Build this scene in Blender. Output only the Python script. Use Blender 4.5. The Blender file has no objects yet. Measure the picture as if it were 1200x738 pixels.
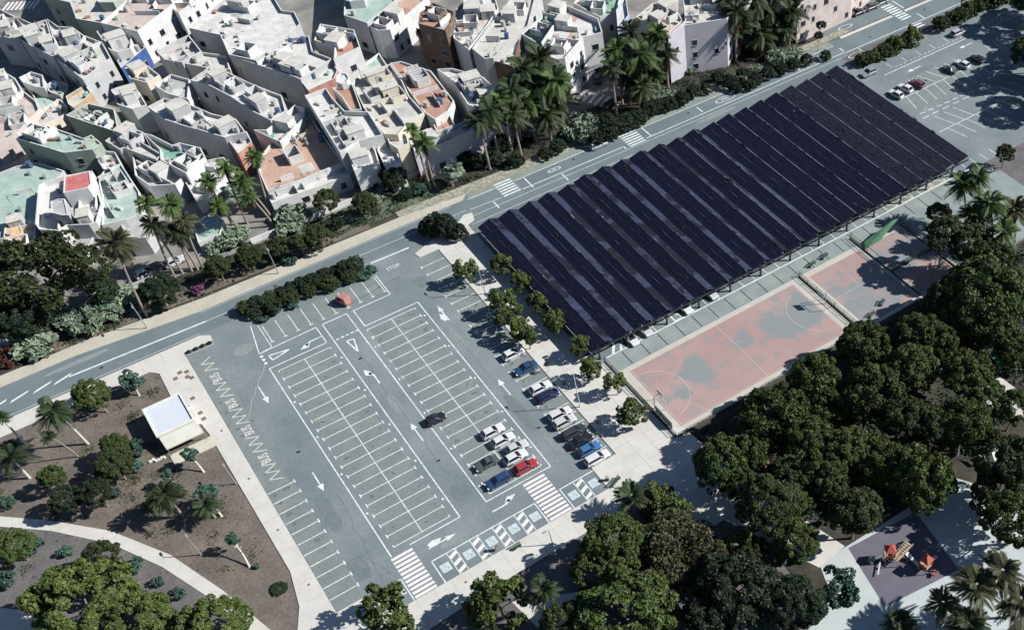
import bpy, bmesh, math, random
from math import radians, sin, cos, pi, sqrt, atan2
from mathutils import Vector, Matrix, Euler
import numpy as np
random.seed(7)
sc = bpy.context.scene
col = sc.collection
# ------------------------------------------------------------------ camera (solved from the car-park grid: bays 2.50 m apart)
F = 1174.3123; PX = 896.725; PY = 558.351
CAM = Vector((-7.3932, -150.9197, 134.0333))
ROT = Euler((radians(36.90044607), radians(-0.54902618), radians(-37.75039458)), 'XYZ')
cd = bpy.data.cameras.new('camera'); cam = bpy.data.objects.new('camera', cd); col.objects.link(cam)
cam.location = CAM; cam.rotation_euler = ROT
cd.sensor_width = 36; cd.sensor_fit = 'HORIZONTAL'; cd.lens = F / 1200 * 36
cd.shift_x = -0.247271; cd.shift_y = 0.157793
cd.clip_start = 1; cd.clip_end = 3000
sc.camera = cam
RM = ROT.to_matrix()
def at(px, py, z=0.0):
    """world point at height z seen at photo pixel (1200x738)"""
    d = RM @ Vector(((px - PX) / F, -(py - PY) / F, -1.0))
    return CAM + d * ((z - CAM.z) / d.z)
def mpp(p):
    return (-(RM.transposed() @ (Vector(p) - CAM)).z) / F
# ------------------------------------------------------------------ materials
MATS = {}
def mat(name, c, rough=0.85, var=0.0, scale=1.0, c2=None, spec=0.3, metal=0.0, fine=0.0, coords='Object', stops=(0.35, 0.7)):
    if name in MATS: return MATS[name]
    m = bpy.data.materials.new(name); m.use_nodes = True
    nt = m.node_tree; b = nt.nodes['Principled BSDF']
    b.inputs['Roughness'].default_value = rough; b.inputs['Metallic'].default_value = metal
    b.inputs['Specular IOR Level'].default_value = spec
    if c2 is None and var > 0: c2 = tuple(max(0, x * (1 - var)) for x in c)
    if c2 is None and fine == 0:
        b.inputs['Base Color'].default_value = (*c, 1)
    else:
        if c2 is None: c2 = c
        geo = nt.nodes.new('ShaderNodeNewGeometry')
        n = nt.nodes.new('ShaderNodeTexNoise'); n.inputs['Scale'].default_value = scale
        n.inputs['Detail'].default_value = 6; n.inputs['Roughness'].default_value = 0.6
        nt.links.new(geo.outputs['Position'], n.inputs['Vector'])
        r = nt.nodes.new('ShaderNodeValToRGB')
        r.color_ramp.elements[0].position = stops[0]; r.color_ramp.elements[1].position = stops[1]
        r.color_ramp.elements[0].color = (*c, 1); r.color_ramp.elements[1].color = (*c2, 1)
        nt.links.new(n.outputs['Fac'], r.inputs['Fac'])
        out = r.outputs['Color']
        if fine > 0:
            n2 = nt.nodes.new('ShaderNodeTexNoise'); n2.inputs['Scale'].default_value = 2.2
            n2.inputs['Detail'].default_value = 4
            nt.links.new(geo.outputs['Position'], n2.inputs['Vector'])
            mr = nt.nodes.new('ShaderNodeMapRange'); mr.inputs['From Min'].default_value = 0.3; mr.inputs['From Max'].default_value = 0.7
            mr.inputs['To Min'].default_value = 1 - fine; mr.inputs['To Max'].default_value = 1 + fine
            nt.links.new(n2.outputs['Fac'], mr.inputs['Value'])
            mx = nt.nodes.new('ShaderNodeVectorMath'); mx.operation = 'SCALE'
            nt.links.new(out, mx.inputs[0]); nt.links.new(mr.outputs['Result'], mx.inputs['Scale'])
            out = mx.outputs['Vector']
        nt.links.new(out, b.inputs['Base Color'])
    MATS[name] = m
    return m
def leafmat(name, c, c2, sat=0.35, trans=0.15):
    if name in MATS: return MATS[name]
    m = bpy.data.materials.new(name); m.use_nodes = True
    nt = m.node_tree; b = nt.nodes['Principled BSDF']
    b.inputs['Roughness'].default_value = 0.6; b.inputs['Specular IOR Level'].default_value = 0.25
    geo = nt.nodes.new('ShaderNodeNewGeometry')
    oi = nt.nodes.new('ShaderNodeObjectInfo')
    r = nt.nodes.new('ShaderNodeValToRGB')
    r.color_ramp.elements[0].color = (*c, 1); r.color_ramp.elements[1].color = (*c2, 1)
    nt.links.new(geo.outputs['Random Per Island'], r.inputs['Fac'])
    mr = nt.nodes.new('ShaderNodeMapRange'); mr.inputs['To Min'].default_value = 1 - sat; mr.inputs['To Max'].default_value = 1 + sat
    nt.links.new(oi.outputs['Random'], mr.inputs['Value'])
    mx = nt.nodes.new('ShaderNodeVectorMath'); mx.operation = 'SCALE'
    nt.links.new(r.outputs['Color'], mx.inputs[0]); nt.links.new(mr.outputs['Result'], mx.inputs['Scale'])
    nt.links.new(mx.outputs['Vector'], b.inputs['Base Color'])
    tr = nt.nodes.new('ShaderNodeBsdfTranslucent'); nt.links.new(mx.outputs['Vector'], tr.inputs['Color'])
    ms = nt.nodes.new('ShaderNodeMixShader'); ms.inputs['Fac'].default_value = trans
    nt.links.new(b.outputs[0], ms.inputs[1]); nt.links.new(tr.outputs[0], ms.inputs[2])
    nt.links.new(ms.outputs[0], nt.nodes['Material Output'].inputs['Surface'])
    MATS[name] = m
    return m
def paint(name, c):
    return mat(name, c, rough=0.3, spec=0.5)
# ------------------------------------------------------------------ mesh helpers
class MB:
    def __init__(s): s.v = []; s.f = []; s.mi = []; s.mats = []
    def m(s, mt):
        if mt not in s.mats: s.mats.append(mt)
        return s.mats.index(mt)
    def face(s, pts, mt):
        k = len(s.v); s.v += [tuple(p) for p in pts]; s.f.append(tuple(range(k, k + len(pts)))); s.mi.append(s.m(mt))
    def box(s, cx, cy, z0, z1, lx, ly, mt, rot=0.0, top=None):
        c, q = cos(rot), sin(rot); P = []
        for z in (z0, z1):
            for a, b in ((-1, -1), (1, -1), (1, 1), (-1, 1)):
                x, y = a * lx / 2, b * ly / 2
                P.append((cx + x * c - y * q, cy + x * q + y * c, z))
        k = len(s.v); s.v += P
        for fi, fc in enumerate(((0, 3, 2, 1), (4, 5, 6, 7), (0, 1, 5, 4), (1, 2, 6, 5), (2, 3, 7, 6), (3, 0, 4, 7))):
            s.f.append(tuple(k + i for i in fc)); s.mi.append(s.m(top if (top and fi == 1) else mt))
    def prism(s, pts, z0, z1, mt, top=None, cap=True, bottom=False):
        n = len(pts); k = len(s.v)
        s.v += [(p[0], p[1], z0) for p in pts] + [(p[0], p[1], z1) for p in pts]
        for i in range(n):
            j = (i + 1) % n
            s.f.append((k + i, k + j, k + n + j, k + n + i)); s.mi.append(s.m(mt))
        if cap: s.f.append(tuple(k + n + i for i in range(n))); s.mi.append(s.m(top or mt))
        if bottom: s.f.append(tuple(k + i for i in reversed(range(n)))); s.mi.append(s.m(mt))
    def tube(s, a, b, r0, r1, mt, n=8, cap=True):
        a = Vector(a); b = Vector(b); d = (b - a).normalized()
        u = d.orthogonal().normalized(); w = d.cross(u)
        k = len(s.v)
        for p, r in ((a, r0), (b, r1)):
            for i in range(n):
                t = 2 * pi * i / n; s.v.append(tuple(p + u * (r * cos(t)) + w * (r * sin(t))))
        for i in range(n):
            j = (i + 1) % n; s.f.append((k + i, k + j, k + n + j, k + n + i)); s.mi.append(s.m(mt))
        if cap:
            s.f.append(tuple(k + n + i for i in range(n))); s.mi.append(s.m(mt))
            s.f.append(tuple(k + i for i in reversed(range(n)))); s.mi.append(s.m(mt))
    def mesh(s, name, smooth=False):
        me = bpy.data.meshes.new(name); me.from_pydata(s.v, [], s.f)
        for q in s.mats: me.materials.append(q)
        for i, p in enumerate(me.polygons): p.material_index = s.mi[i]; p.use_smooth = smooth
        me.update(); return me
    def build(s, name, parent=None, loc=None, smooth=False):
        o = bpy.data.objects.new(name, s.mesh(name, smooth)); col.objects.link(o)
        if parent is not None: o.parent = parent
        if loc is not None: o.location = loc
        return o
def tag(o, label=None, cat=None, group=None, kind=None):
    if label: o['label'] = label
    if cat: o['category'] = cat
    if group: o['group'] = group
    if kind: o['kind'] = kind
    return o
def empty(name, loc, rz=0.0, label=None, cat=None, group=None):
    o = bpy.data.objects.new(name, None); col.objects.link(o); o.location = loc; o.rotation_euler = (0, 0, rz)
    o.empty_display_size = 0.3
    return tag(o, label, cat, group)
def link(name, me, parent, loc=(0, 0, 0), rot=(0, 0, 0), scale=(1, 1, 1)):
    o = bpy.data.objects.new(name, me); col.objects.link(o); o.parent = parent
    o.location = loc; o.rotation_euler = rot; o.scale = scale
    return o
def ccw(pts):
    a = sum(pts[i][0] * pts[(i + 1) % len(pts)][1] - pts[(i + 1) % len(pts)][0] * pts[i][1] for i in range(len(pts)))
    return pts if a > 0 else list(reversed(pts))
def inset(pts, d):
    n = len(pts); out = []
    for i in range(n):
        p0, p1, p2 = Vector(pts[i - 1][:2]), Vector(pts[i][:2]), Vector(pts[(i + 1) % n][:2])
        e1 = (p1 - p0).normalized(); e2 = (p2 - p1).normalized()
        n1 = Vector((-e1.y, e1.x)); n2 = Vector((-e2.y, e2.x))
        b = (n1 + n2); L = b.length
        b = b / L if L > 1e-4 else n1
        k = d / max(0.45, b.dot(n1)); out.append((p1.x + b.x * k, p1.y + b.y * k))
    return out
def inside(p, pts):
    c = False; n = len(pts); j = n - 1
    for i in range(n):
        xi, yi = pts[i][0], pts[i][1]; xj, yj = pts[j][0], pts[j][1]
        if (yi > p[1]) != (yj > p[1]) and p[0] < (xj - xi) * (p[1] - yi) / (yj - yi + 1e-12) + xi: c = not c
        j = i
    return c
def W(*pp, z=0.0): return [tuple(at(a, b, z))[:2] for a, b in pp]
# ------------------------------------------------------------------ palette
ASPH = mat('asphalt_car_park', (0.128, 0.156, 0.166), 0.9, c2=(0.196, 0.222, 0.226), scale=0.085, fine=0.10)
ASPHB = mat('asphalt_bays', (0.145, 0.170, 0.166), 0.9, c2=(0.190, 0.208, 0.196), scale=0.25, fine=0.10)
ROADM = mat('asphalt_road', (0.108, 0.140, 0.152), 0.9, c2=(0.150, 0.180, 0.186), scale=0.12, fine=0.06)
PAVE = mat('pale_paving', (0.44, 0.43, 0.395), 0.9, c2=(0.51, 0.495, 0.455), scale=0.3, fine=0.04)
PAVEN = mat('sand_paving', (0.37, 0.35, 0.285), 0.9, c2=(0.43, 0.405, 0.335), scale=0.3, fine=0.06)
KERB = mat('kerb_stone', (0.27, 0.28, 0.27), 0.9, c2=(0.38, 0.38, 0.36), scale=0.8)
DIRT = mat('brown_soil', (0.098, 0.084, 0.075), 0.95, c2=(0.160, 0.136, 0.112), scale=0.22, fine=0.22)
DIRT2 = mat('grey_brown_soil', (0.095, 0.090, 0.093), 0.95, c2=(0.140, 0.130, 0.128), scale=0.25, fine=0.2)
DARKS = mat('soil_with_tree_shade', (0.028, 0.027, 0.022), 0.95, c2=(0.065, 0.058, 0.045), scale=0.4, fine=0.2)  # soil colour darkened to include the shade under tall trees
TOWN = mat('town_street', (0.12, 0.125, 0.12), 0.9, c2=(0.30, 0.28, 0.25), scale=0.12, fine=0.08)
WHITE = mat('road_paint', (0.60, 0.64, 0.63), 0.7, c2=(0.34, 0.39, 0.39), scale=.9, fine=.12, stops=(.42, .78))
WORN = mat('worn_road_paint', (0.52, 0.54, 0.52), 0.7, c2=(0.34, 0.37, 0.36), scale=0.9)
WHITEP = mat('crossing_paint', (0.66, 0.62, 0.60), 0.7, c2=(0.56, 0.53, 0.52), scale=1.0)
PALEBLUE = mat('badge_paint', (0.46, 0.52, 0.54), 0.7, c2=(0.36, 0.43, 0.45), scale=1.4)
DARKM = mat('dark_metal', (0.02, 0.025, 0.03), 0.5, spec=0.4)
GREYM = mat('galvanised_steel', (0.32, 0.34, 0.34), 0.45, metal=0.3)
TYRE = mat('rubber', (0.012, 0.012, 0.013), 0.9)
GLASS = mat('dark_glass', (0.012, 0.017, 0.026), 0.12, spec=0.6)
# ------------------------------------------------------------------ SETTING: ground, road, pavements
def sheet(name, pts, z, mt):
    b = MB(); b.face([(p[0], p[1], z) for p in ccw(list(pts))], mt)
    return tag(b.build(name), kind='structure')
def slab(name, pts, z0, z1, top, side=None):
    b = MB(); b.prism(ccw(list(pts)), z0, z1, side or KERB, top=top)
    return tag(b.build(name), kind='structure')
sheet('ground', [(-900, -900), (1200, -900), (1200, 1200), (-900, 1200)], -0.03, DIRT2)
sheet('town_street', [(-400, 36), (700, 36), (700, 900), (-400, 900)], 0.0, TOWN)
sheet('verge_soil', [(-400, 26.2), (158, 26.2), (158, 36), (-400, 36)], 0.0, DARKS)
sheet('car_park', [(-12.2, -58.4), (38.3, -58.4), (38.3, 17.6), (-12.2, 17.6)], 0.02, ASPH)
sheet('car_park', [(46.3, -33.3), (300, -33.3), (300, 13.0), (46.3, 13.0)], 0.02, ASPH)
sheet('road', [(-400, 17.6), (700, 17.6), (700, 24.6), (-6, 24.6), (-28, 25.8), (-400, 25.8)], 0.02, ROADM)
sheet('road', [(46.3, 13.0), (148, 13.0), (148, 17.6), (46.3, 17.6)], 0.02, ROADM)
sheet('road', [(151, 25.4), (700, 25.4), (700, 36), (158, 36), (151, 29)], 0.03, ROADM)
def stain(b, x, y, r, mt, z):
    n = 11; ph = random.uniform(0, 6)
    b.face([(x + r * (1 + .35 * sin(3 * t_ + ph)) * cos(t_), y + r * (.8 + .25 * cos(2 * t_ + ph)) * sin(t_), z) for t_ in (2 * pi * i / n for i in range(n))], mt)
OIL = mat('oil_stain', (0.085, 0.10, 0.105), .8, c2=(0.135, 0.155, 0.16), scale=2.0)
SEAM = mat('asphalt_seam', (0.11, 0.13, 0.135), .9, c2=(0.16, 0.185, 0.19), scale=.5)
b = MB(); rq = random.Random(5)
for i in range(150):
    blk = rq.choice(((0, 9.7), (17, 26.7), (33, 37.5), (-11.8, -7.6)))
    k = rq.randint(0, 18); stain(b, rq.choice((blk[0] + 1.2, blk[1] - 1.2, (blk[0] + blk[1]) / 2 + 1.3)) + rq.uniform(-.5, .5), -1.25 - 2.5 * k + rq.uniform(-.3, .3) - (26 if blk[0] < -5 else 0) * 0, rq.uniform(.12, .42), OIL, .0285 + .0001 * (i % 20))
for i in range(60): stain(b, rq.uniform(50, 165), rq.uniform(13, 24), rq.uniform(.1, .35), OIL, .0285 + .0001 * (i % 20))
tag(b.build('oil_stains'), kind='structure')
PATCH = mat('asphalt_patch', (0.115, 0.14, 0.148), .9, c2=(0.15, 0.175, 0.18), scale=.6, fine=.1)
PATCH2 = mat('asphalt_pale_patch', (0.18, 0.205, 0.205), .9, c2=(0.215, 0.235, 0.232), scale=.5, fine=.1)
b = MB()
for i, (x, y, lx, ly) in enumerate(((-5.5, -35, 2.2, 9), (13.2, -20, 1.8, 6), (29.8, -35, 2.0, 10), (-3, 9, 4, 3), (31, 6, 2.5, 3.5), (8, -52, 5, 1.5), (13.5, -44, 3, 4), (22, 10, 3, 1.2), (-6, -48, 3, 5), (29.5, -12, 1.5, 7), (60, 16, 9, 1.6), (110, 16.5, 12, 1.4), (-20, 19, 8, 1.2), (15, 19, 10, 1.4), (160, 1.8, 8, 2), (150, -12, 3, 5), (176, -8, 6, 3), (-28, 24, 12, 1.3), (35, 21.8, 9, 1.2))):
    z_ = .0272 + .0002 * (i % 4); n_ = 12
    b.face([(x + lx / 2 * (cos(t_) if i % 2 else max(-1, min(1, 1.25 * cos(t_)))) * rq.uniform(.85, 1.05), y + ly / 2 * (sin(t_) if i % 2 else max(-1, min(1, 1.25 * sin(t_)))) * rq.uniform(.85, 1.05), z_) for t_ in (2 * pi * k / n_ for k in range(n_))], PATCH2 if i % 2 else PATCH)
tag(b.build('asphalt_patches'), kind='structure')
b = MB()
for x, y in ((-25, 20), (8, 22), (40, 21.5), (75, 21.8), (105, 21), (13.4, -36), (-4.5, -20), (30.5, -40), (13, -6), (60, 14.5), (160, 20.5), (180, 22), (24, 9.6), (158, -2)):
    stain(b, x, y, .36, DARKM, .0298)
tag(b.build('drain_covers'), kind='structure')
b = MB()
def crack(p, q, w, n=14, j=.25, mt=SEAM, z=.0305):
    P = [Vector((p[0] + (q[0] - p[0]) * i / n + rq.uniform(-j, j), p[1] + (q[1] - p[1]) * i / n + rq.uniform(-j, j), z)) for i in range(n + 1)]
    for i in range(n):
        d = (P[i + 1] - P[i]).normalized(); nn = Vector((-d.y, d.x, 0)) * w / 2
        b.face([P[i] - nn, P[i + 1] - nn, P[i + 1] + nn, P[i] + nn], mt)
crack((17.5, 8.5), (31, 10.5), .35, j=.12); crack((-11, -13.5), (-3.5, -11.5), .10); crack((-9, -8), (-1.5, 3), .1, mt=KERB); crack((13.4, -40), (13.4, 0), .12); crack((-4, -55), (-3, -32), .12); crack((30, -48), (29.5, -10), .1)
crack((-200, 19.2), (48, 18.9), .12, 40, .06); crack((-60, 22.4), (48, 21.9), .1, 30, .06); crack((60, 21.0), (150, 20.7), .1, 30, .06); crack((22, -45), (31, -50), .08); crack((-5, -45), (0, -58), .08)
tag(b.build('asphalt_seams'), kind='structure')
# paving joints: thin darker lines between large slabs
JT = mat('paving_joint', (0.27, 0.26, 0.235), .9, c2=(0.36, 0.35, 0.32), scale=.5)
b = MB()
for k in range(34): b.box(43.2, 15.5 - 2.6 * k, .1312, .134, 9.8, .06, JT)
for x in (41.0, 44.2): b.box(x, -28, .1316, .1345, .06, 88, JT)
for k in range(18): b.box(-13.6, 12.5 - 3.6 * k, .1312, .134, 2.3, .05, JT)
for k in range(14): b.box(-1.5 + 2.9 * k, -61, .1312, .134, .05, 4.8, JT)
for k in range(30): b.box(-120 + 3.6 * k, 15.4, .1312, .134, .05, 3.4, JT)
for k in range(40): b.box(-96 + 3.6 * k, 25.2 if k > 26 else 27.2, .1312, .134, .05, 2.4 if k > 26 else 2.6, JT)
tag(b.build('paving_joints'), kind='structure')
b = MB()
for p, q in (((-12.05, -53), (-12.05, 13.6)), ((37.9, 12.4), (37.9, -52.8)), ((-5, -58.3), (33, -58.3))):
    line_d = Vector((q[0] - p[0], q[1] - p[1])).normalized(); n_ = Vector((-line_d.y, line_d.x)) * .22
    L_ = (Vector(q) - Vector(p)).length; m_ = int(L_ / 1.5)
    for i in range(m_):
        a_ = Vector(p) + line_d * (L_ * i / m_); c_ = Vector(p) + line_d * (L_ * (i + 1) / m_); w_ = rq.uniform(.4, 1.2)
        b.face([(a_.x - n_.x * w_, a_.y - n_.y * w_, .0275), (c_.x - n_.x * w_, c_.y - n_.y * w_, .0275), (c_.x + n_.x * w_, c_.y + n_.y * w_, .0275), (a_.x + n_.x * w_, a_.y + n_.y * w_, .0275)], SEAM)
tag(b.build('gutter_dirt'), kind='structure')
# paler bay strips of different asphalt
b = MB()
for x0, x1, y0, y1 in ((0.3, 9.4, -47.3, -0.1), (17.4, 26.4, -47.3, 0.0), (-11.9, -7.6, -53, -25.6), (33, 37.7, -52.5, 12.5), (1.4, 24.6, 7.8, 13.2), (-11.9, -8.0, -25, 13.2), (147, 168, -9.2, 0.4)):
    b.face([(x0, y0, .026), (x1, y0, .026), (x1, y1, .026), (x0, y1, .026)], ASPHB)
tag(b.build('bay_surface'), kind='structure')
# pavements
slab('north_pavement', [(-400, 25.8), (-28, 25.8), (-6, 23.6), (49, 23.6), (50.5, 25.0), (36, 26.4), (-4, 26.9), (-24, 28.6), (-400, 31)], 0, 0.13, PAVEN)
slab('verge_edge', [(36, 26.42), (50.5, 25.02), (150, 25.2), (158, 25.4), (156, 27.2), (60, 27.6), (36, 28.4)], 0, 0.14, mat('rocky_edge', (0.16, 0.16, 0.12), .95, c2=(0.36, 0.35, 0.28), scale=1.3, fine=.25), mat('rocky_edge', (0, 0, 0)))
sheet('lay_by', [(50.6, 22.8), (150, 22.8), (150, 25.1), (50.6, 25.1)], 0.026, mat('lay_by_asphalt', (0.17, 0.20, 0.18), .9, c2=(0.22, 0.24, 0.21), scale=.2, fine=.08))
slab('median_strip', [(153.5, 24.0), (171, 24.0), (171, 24.8), (153.5, 24.8)], 0.02, 0.17, PAVE)
slab('median_strip', [(175.2, 24.0), (300, 24.0), (300, 24.8), (175.2, 24.8)], 0.02, 0.17, PAVE)
slab('south_pavement', [(-400, 17.3), (-8.2, 17.3), (-6.6, 16.2), (-6.7, 14.7), (-12, 14.7), (-12, -53.2), (-7.2, -53.2), (-5.2, -58.4), (33.1, -58.4), (33.1, -53.0), (38.0, -53.0), (38.0, 12.6), (33.9, 12.6), (33.6, 14.2), (42, 17.3), (46.2, 17.3),
      (46.2, -33.4), (48.4, -33.4), (48.4, -75), (40, -75), (36.8, -66), (36, -63.6), (10, -63.6), (-2, -64.2), (-10, -72), (-16, -80), (-22, -80), (-19.5, -56), (-16.0, -48.8), (-14.7, -42), (-15.0, -7.3), (-15.3, -4), (-22, -4), (-22.5, 3.2), (-17.4, 5.2), (-17.2, 12.2), (-18.6, 13.6), (-400, 13.6)], 0, 0.13, PAVE)
slab('curved_path', W((-60, 603), (0, 605), (60, 610), (130, 622), (200, 650), (262, 692), (322, 742), (300, 745), (248, 702), (190, 664), (130, 637), (60, 622), (0, 617), (-60, 616)), 0, 0.10, PAVE)
sheet('park_soil', [(-90, -90), (-22, -80), (-14.7, -42), (-15.3, 5), (-17, 13.8), (-90, 13.8)], 0.01, DIRT)
sheet('park_soil', W((-60, 616), (0, 617), (60, 622), (130, 637), (190, 664), (248, 702), (310, 760), (-60, 760)), 0.016, DIRT2)
sheet('park_soil', [(-8, -64), (36, -63.5), (41, -75), (47, -82), (47, -140), (-20, -140), (-20, -82)], 0.01, DIRT2)
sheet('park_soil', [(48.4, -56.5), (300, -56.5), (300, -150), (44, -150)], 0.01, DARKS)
# playground and its paths
slab('playground_paving', W((960, 660), (1120, 560), (1185, 580), (1240, 690), (1100, 800), (900, 800), (975, 700)), 0, 0.06, mat('blue_grey_paving', (0.36, 0.40, 0.40), .9, c2=(0.42, 0.45, 0.44), scale=.25, fine=.04))
slab('park_path', W((-40, 712), (0, 712), (22, 714), (40, 722), (52, 745), (40, 770), (-60, 770)), 0, 0.08, PAVE)
sheet('playground_mat', W((994, 642), (1073, 600), (1124, 667), (1037, 711)), 0.075, mat('violet_safety_mat', (0.105, 0.10, 0.125), .95, c2=(0.13, 0.12, 0.15), scale=.4, fine=.05))
slab('park_path', W((760, 505), (800, 500), (870, 560), (990, 640), (960, 665), (850, 610), (800, 590)), 0, 0.08, PAVE)
slab('park_path', W((1040, 300), (1090, 262), (1200, 330), (1200, 345)), 0, 0.05, PAVE)
slab('park_path', W((1120, 455), (1170, 440), (1210, 470), (1210, 500)), 0, 0.05, PAVE)
slab('park_path', W((600, 705), (700, 690), (720, 705), (640, 745)), 0, 0.05, PAVE)
# canopy-side promenade in grey green slabs
TEALP = mat('grey_green_slabs', (0.175, 0.21, 0.205), .85, c2=(0.24, 0.275, 0.262), scale=.25, fine=.05)
slab('promenade', [(48.5, -37.2), (146, -37.2), (146, -33.3), (48.5, -33.3)], 0, 0.08, TEALP)
slab('promenade', [(118, -56), (147, -56), (147, -37.2), (118, -37.2)], 0, 0.07, TEALP)
b = MB()
for k in range(24):
    x = 51.8 + 3.9 * k
    b.box(x, -35.3, 0.08, 0.095, 0.16, 3.6, DARKM)
b.box(98, -35.5, 0.08, 0.087, 92, 0.05, KERB); b.box(98, -34.7, 0.08, 0.087, 92, 0.04, KERB)
tag(b.build('slab_joints'), kind='structure')
# sports courts
COURTM = mat('court_pink', (0.30, 0.205, 0.19), .9, c2=(0.335, 0.245, 0.228), scale=.06)
nt = COURTM.node_tree; geo = nt.nodes.new('ShaderNodeNewGeometry')
n1 = nt.nodes.new('ShaderNodeTexNoise'); n1.inputs['Scale'].default_value = .33; n1.inputs['Detail'].default_value = 8; n1.inputs['Roughness'].default_value = .55; n1.inputs['Distortion'].default_value = .5
mp = nt.nodes.new('ShaderNodeMapping'); mp.inputs['Location'].default_value = (37.5, 6.2, 0)
nt.links.new(geo.outputs['Position'], mp.inputs['Vector']); nt.links.new(mp.outputs['Vector'], n1.inputs['Vector'])
rp = nt.nodes.new('ShaderNodeValToRGB'); rp.color_ramp.elements[0].position = .50; rp.color_ramp.elements[1].position = .74
rp.color_ramp.elements[0].color = (0, 0, 0, 1); rp.color_ramp.elements[1].color = (1, 1, 1, 1)
acc = n1.outputs['Fac']
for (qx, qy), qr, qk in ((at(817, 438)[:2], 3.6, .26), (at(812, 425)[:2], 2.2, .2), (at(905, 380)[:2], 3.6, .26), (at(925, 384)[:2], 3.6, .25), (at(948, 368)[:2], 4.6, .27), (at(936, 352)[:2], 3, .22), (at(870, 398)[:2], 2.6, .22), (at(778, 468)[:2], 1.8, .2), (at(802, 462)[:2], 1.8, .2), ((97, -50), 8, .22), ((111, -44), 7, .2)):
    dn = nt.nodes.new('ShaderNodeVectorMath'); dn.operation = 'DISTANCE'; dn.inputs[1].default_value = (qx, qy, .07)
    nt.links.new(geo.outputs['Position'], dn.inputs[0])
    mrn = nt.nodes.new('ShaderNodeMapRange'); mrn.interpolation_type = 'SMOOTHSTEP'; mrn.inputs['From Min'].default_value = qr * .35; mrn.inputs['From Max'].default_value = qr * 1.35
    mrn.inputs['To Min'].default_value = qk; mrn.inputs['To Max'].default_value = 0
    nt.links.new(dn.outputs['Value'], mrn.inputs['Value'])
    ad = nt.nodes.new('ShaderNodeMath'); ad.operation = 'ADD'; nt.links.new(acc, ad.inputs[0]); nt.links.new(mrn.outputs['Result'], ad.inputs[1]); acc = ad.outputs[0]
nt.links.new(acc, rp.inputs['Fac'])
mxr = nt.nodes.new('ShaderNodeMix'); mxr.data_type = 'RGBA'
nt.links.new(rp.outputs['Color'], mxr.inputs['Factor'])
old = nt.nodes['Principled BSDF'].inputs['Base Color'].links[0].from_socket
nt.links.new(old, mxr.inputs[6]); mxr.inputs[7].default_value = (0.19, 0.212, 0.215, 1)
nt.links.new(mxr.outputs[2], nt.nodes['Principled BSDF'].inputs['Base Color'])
slab('court_border', [(48.6, -56.3), (90.3, -56.3), (90.3, -37.25), (48.6, -37.25)], 0, 0.06, mat('court_border_concrete', (0.38, 0.36, 0.32), .9, c2=(0.44, 0.42, 0.37), scale=.4))
sheet('sports_court', [(50.3, -54.6), (88.2, -54.6), (88.2, -38.4), (50.3, -38.4)], 0.07, COURTM)
slab('court_border', [(90.9, -56.3), (117.8, -56.3), (117.8, -37.25), (90.9, -37.25)], 0, 0.06, mat('court_border_concrete', (0, 0, 0)))
sheet('sports_court', [(92.2, -55.5), (105.2, -55.5), (105.2, -38.6), (92.2, -38.6)], 0.07, COURTM)
sheet('sports_court', [(107, -55.5), (116.6, -55.5), (116.6, -38.6), (107, -38.6)], 0.07, COURTM)
# court lines
CL = mat('court_line', (0.44, 0.37, 0.345), .8, c2=(0.33, 0.27, 0.26), scale=1.)
CLD = mat('faded_court_line', (0.25, 0.24, 0.24), .8, c2=(0.34, 0.28, 0.27), scale=1.)
b = MB()
def line(b, p, q, w, z, mt):
    d = Vector((q[0] - p[0], q[1] - p[1])).normalized(); n = Vector((-d.y, d.x)) * w / 2
    b.face([(p[0] - n.x, p[1] - n.y, z), (q[0] - n.x, q[1] - n.y, z), (q[0] + n.x, q[1] + n.y, z), (p[0] + n.x, p[1] + n.y, z)], mt)
def arc(b, c, r, a0, a1, w, z, mt, n=20, sy=1.0):
    for i in range(n):
        t0 = radians(a0 + (a1 - a0) * i / n); t1 = radians(a0 + (a1 - a0) * (i + 1) / n)
        b.face([(c[0] + (r - w / 2) * cos(t0), c[1] + sy * (r - w / 2) * sin(t0), z), (c[0] + (r + w / 2) * cos(t0), c[1] + sy * (r + w / 2) * sin(t0), z),
                (c[0] + (r + w / 2) * cos(t1), c[1] + sy * (r + w / 2) * sin(t1), z), (c[0] + (r - w / 2) * cos(t1), c[1] + sy * (r - w / 2) * sin(t1), z)], mt)
z = 0.078
line(b, (50.6, -38.6), (50.6, -54.4), .14, z, CL); line(b, (69.6, -38.6), (69.6, -54.4), .14, z, CL)
line(b, (88.0, -40.6), (88.0, -53.2), .12, z, CL)
arc(b, (50.5, -46.3), 6.2, -80, 80, .14, z + .003, CL); arc(b, (88.2, -46.3), 6.3, 112, 248, .14, z + .003, CL); arc(b, (69.6, -46.3), 2.2, 0, 360, .12, z + .003, CLD, 28)
line(b, (56.7, -45), (56.7, -50), .14, z + .006, CL)
line(b, (50.7, -54.3), (88, -54.3), .1, z + .006, CL)
line(b, (92.4, -46.5), (105, -46.5), .12, z, CL); line(b, (98.5, -38.8), (98.5, -46.4), .1, z, CL); line(b, (98.5, -46.6), (98.5, -55), .1, z, CLD)
line(b, (112, -39), (112, -55), .1, z, CL)
tag(b.build('court_lines'), kind='structure')
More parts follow.
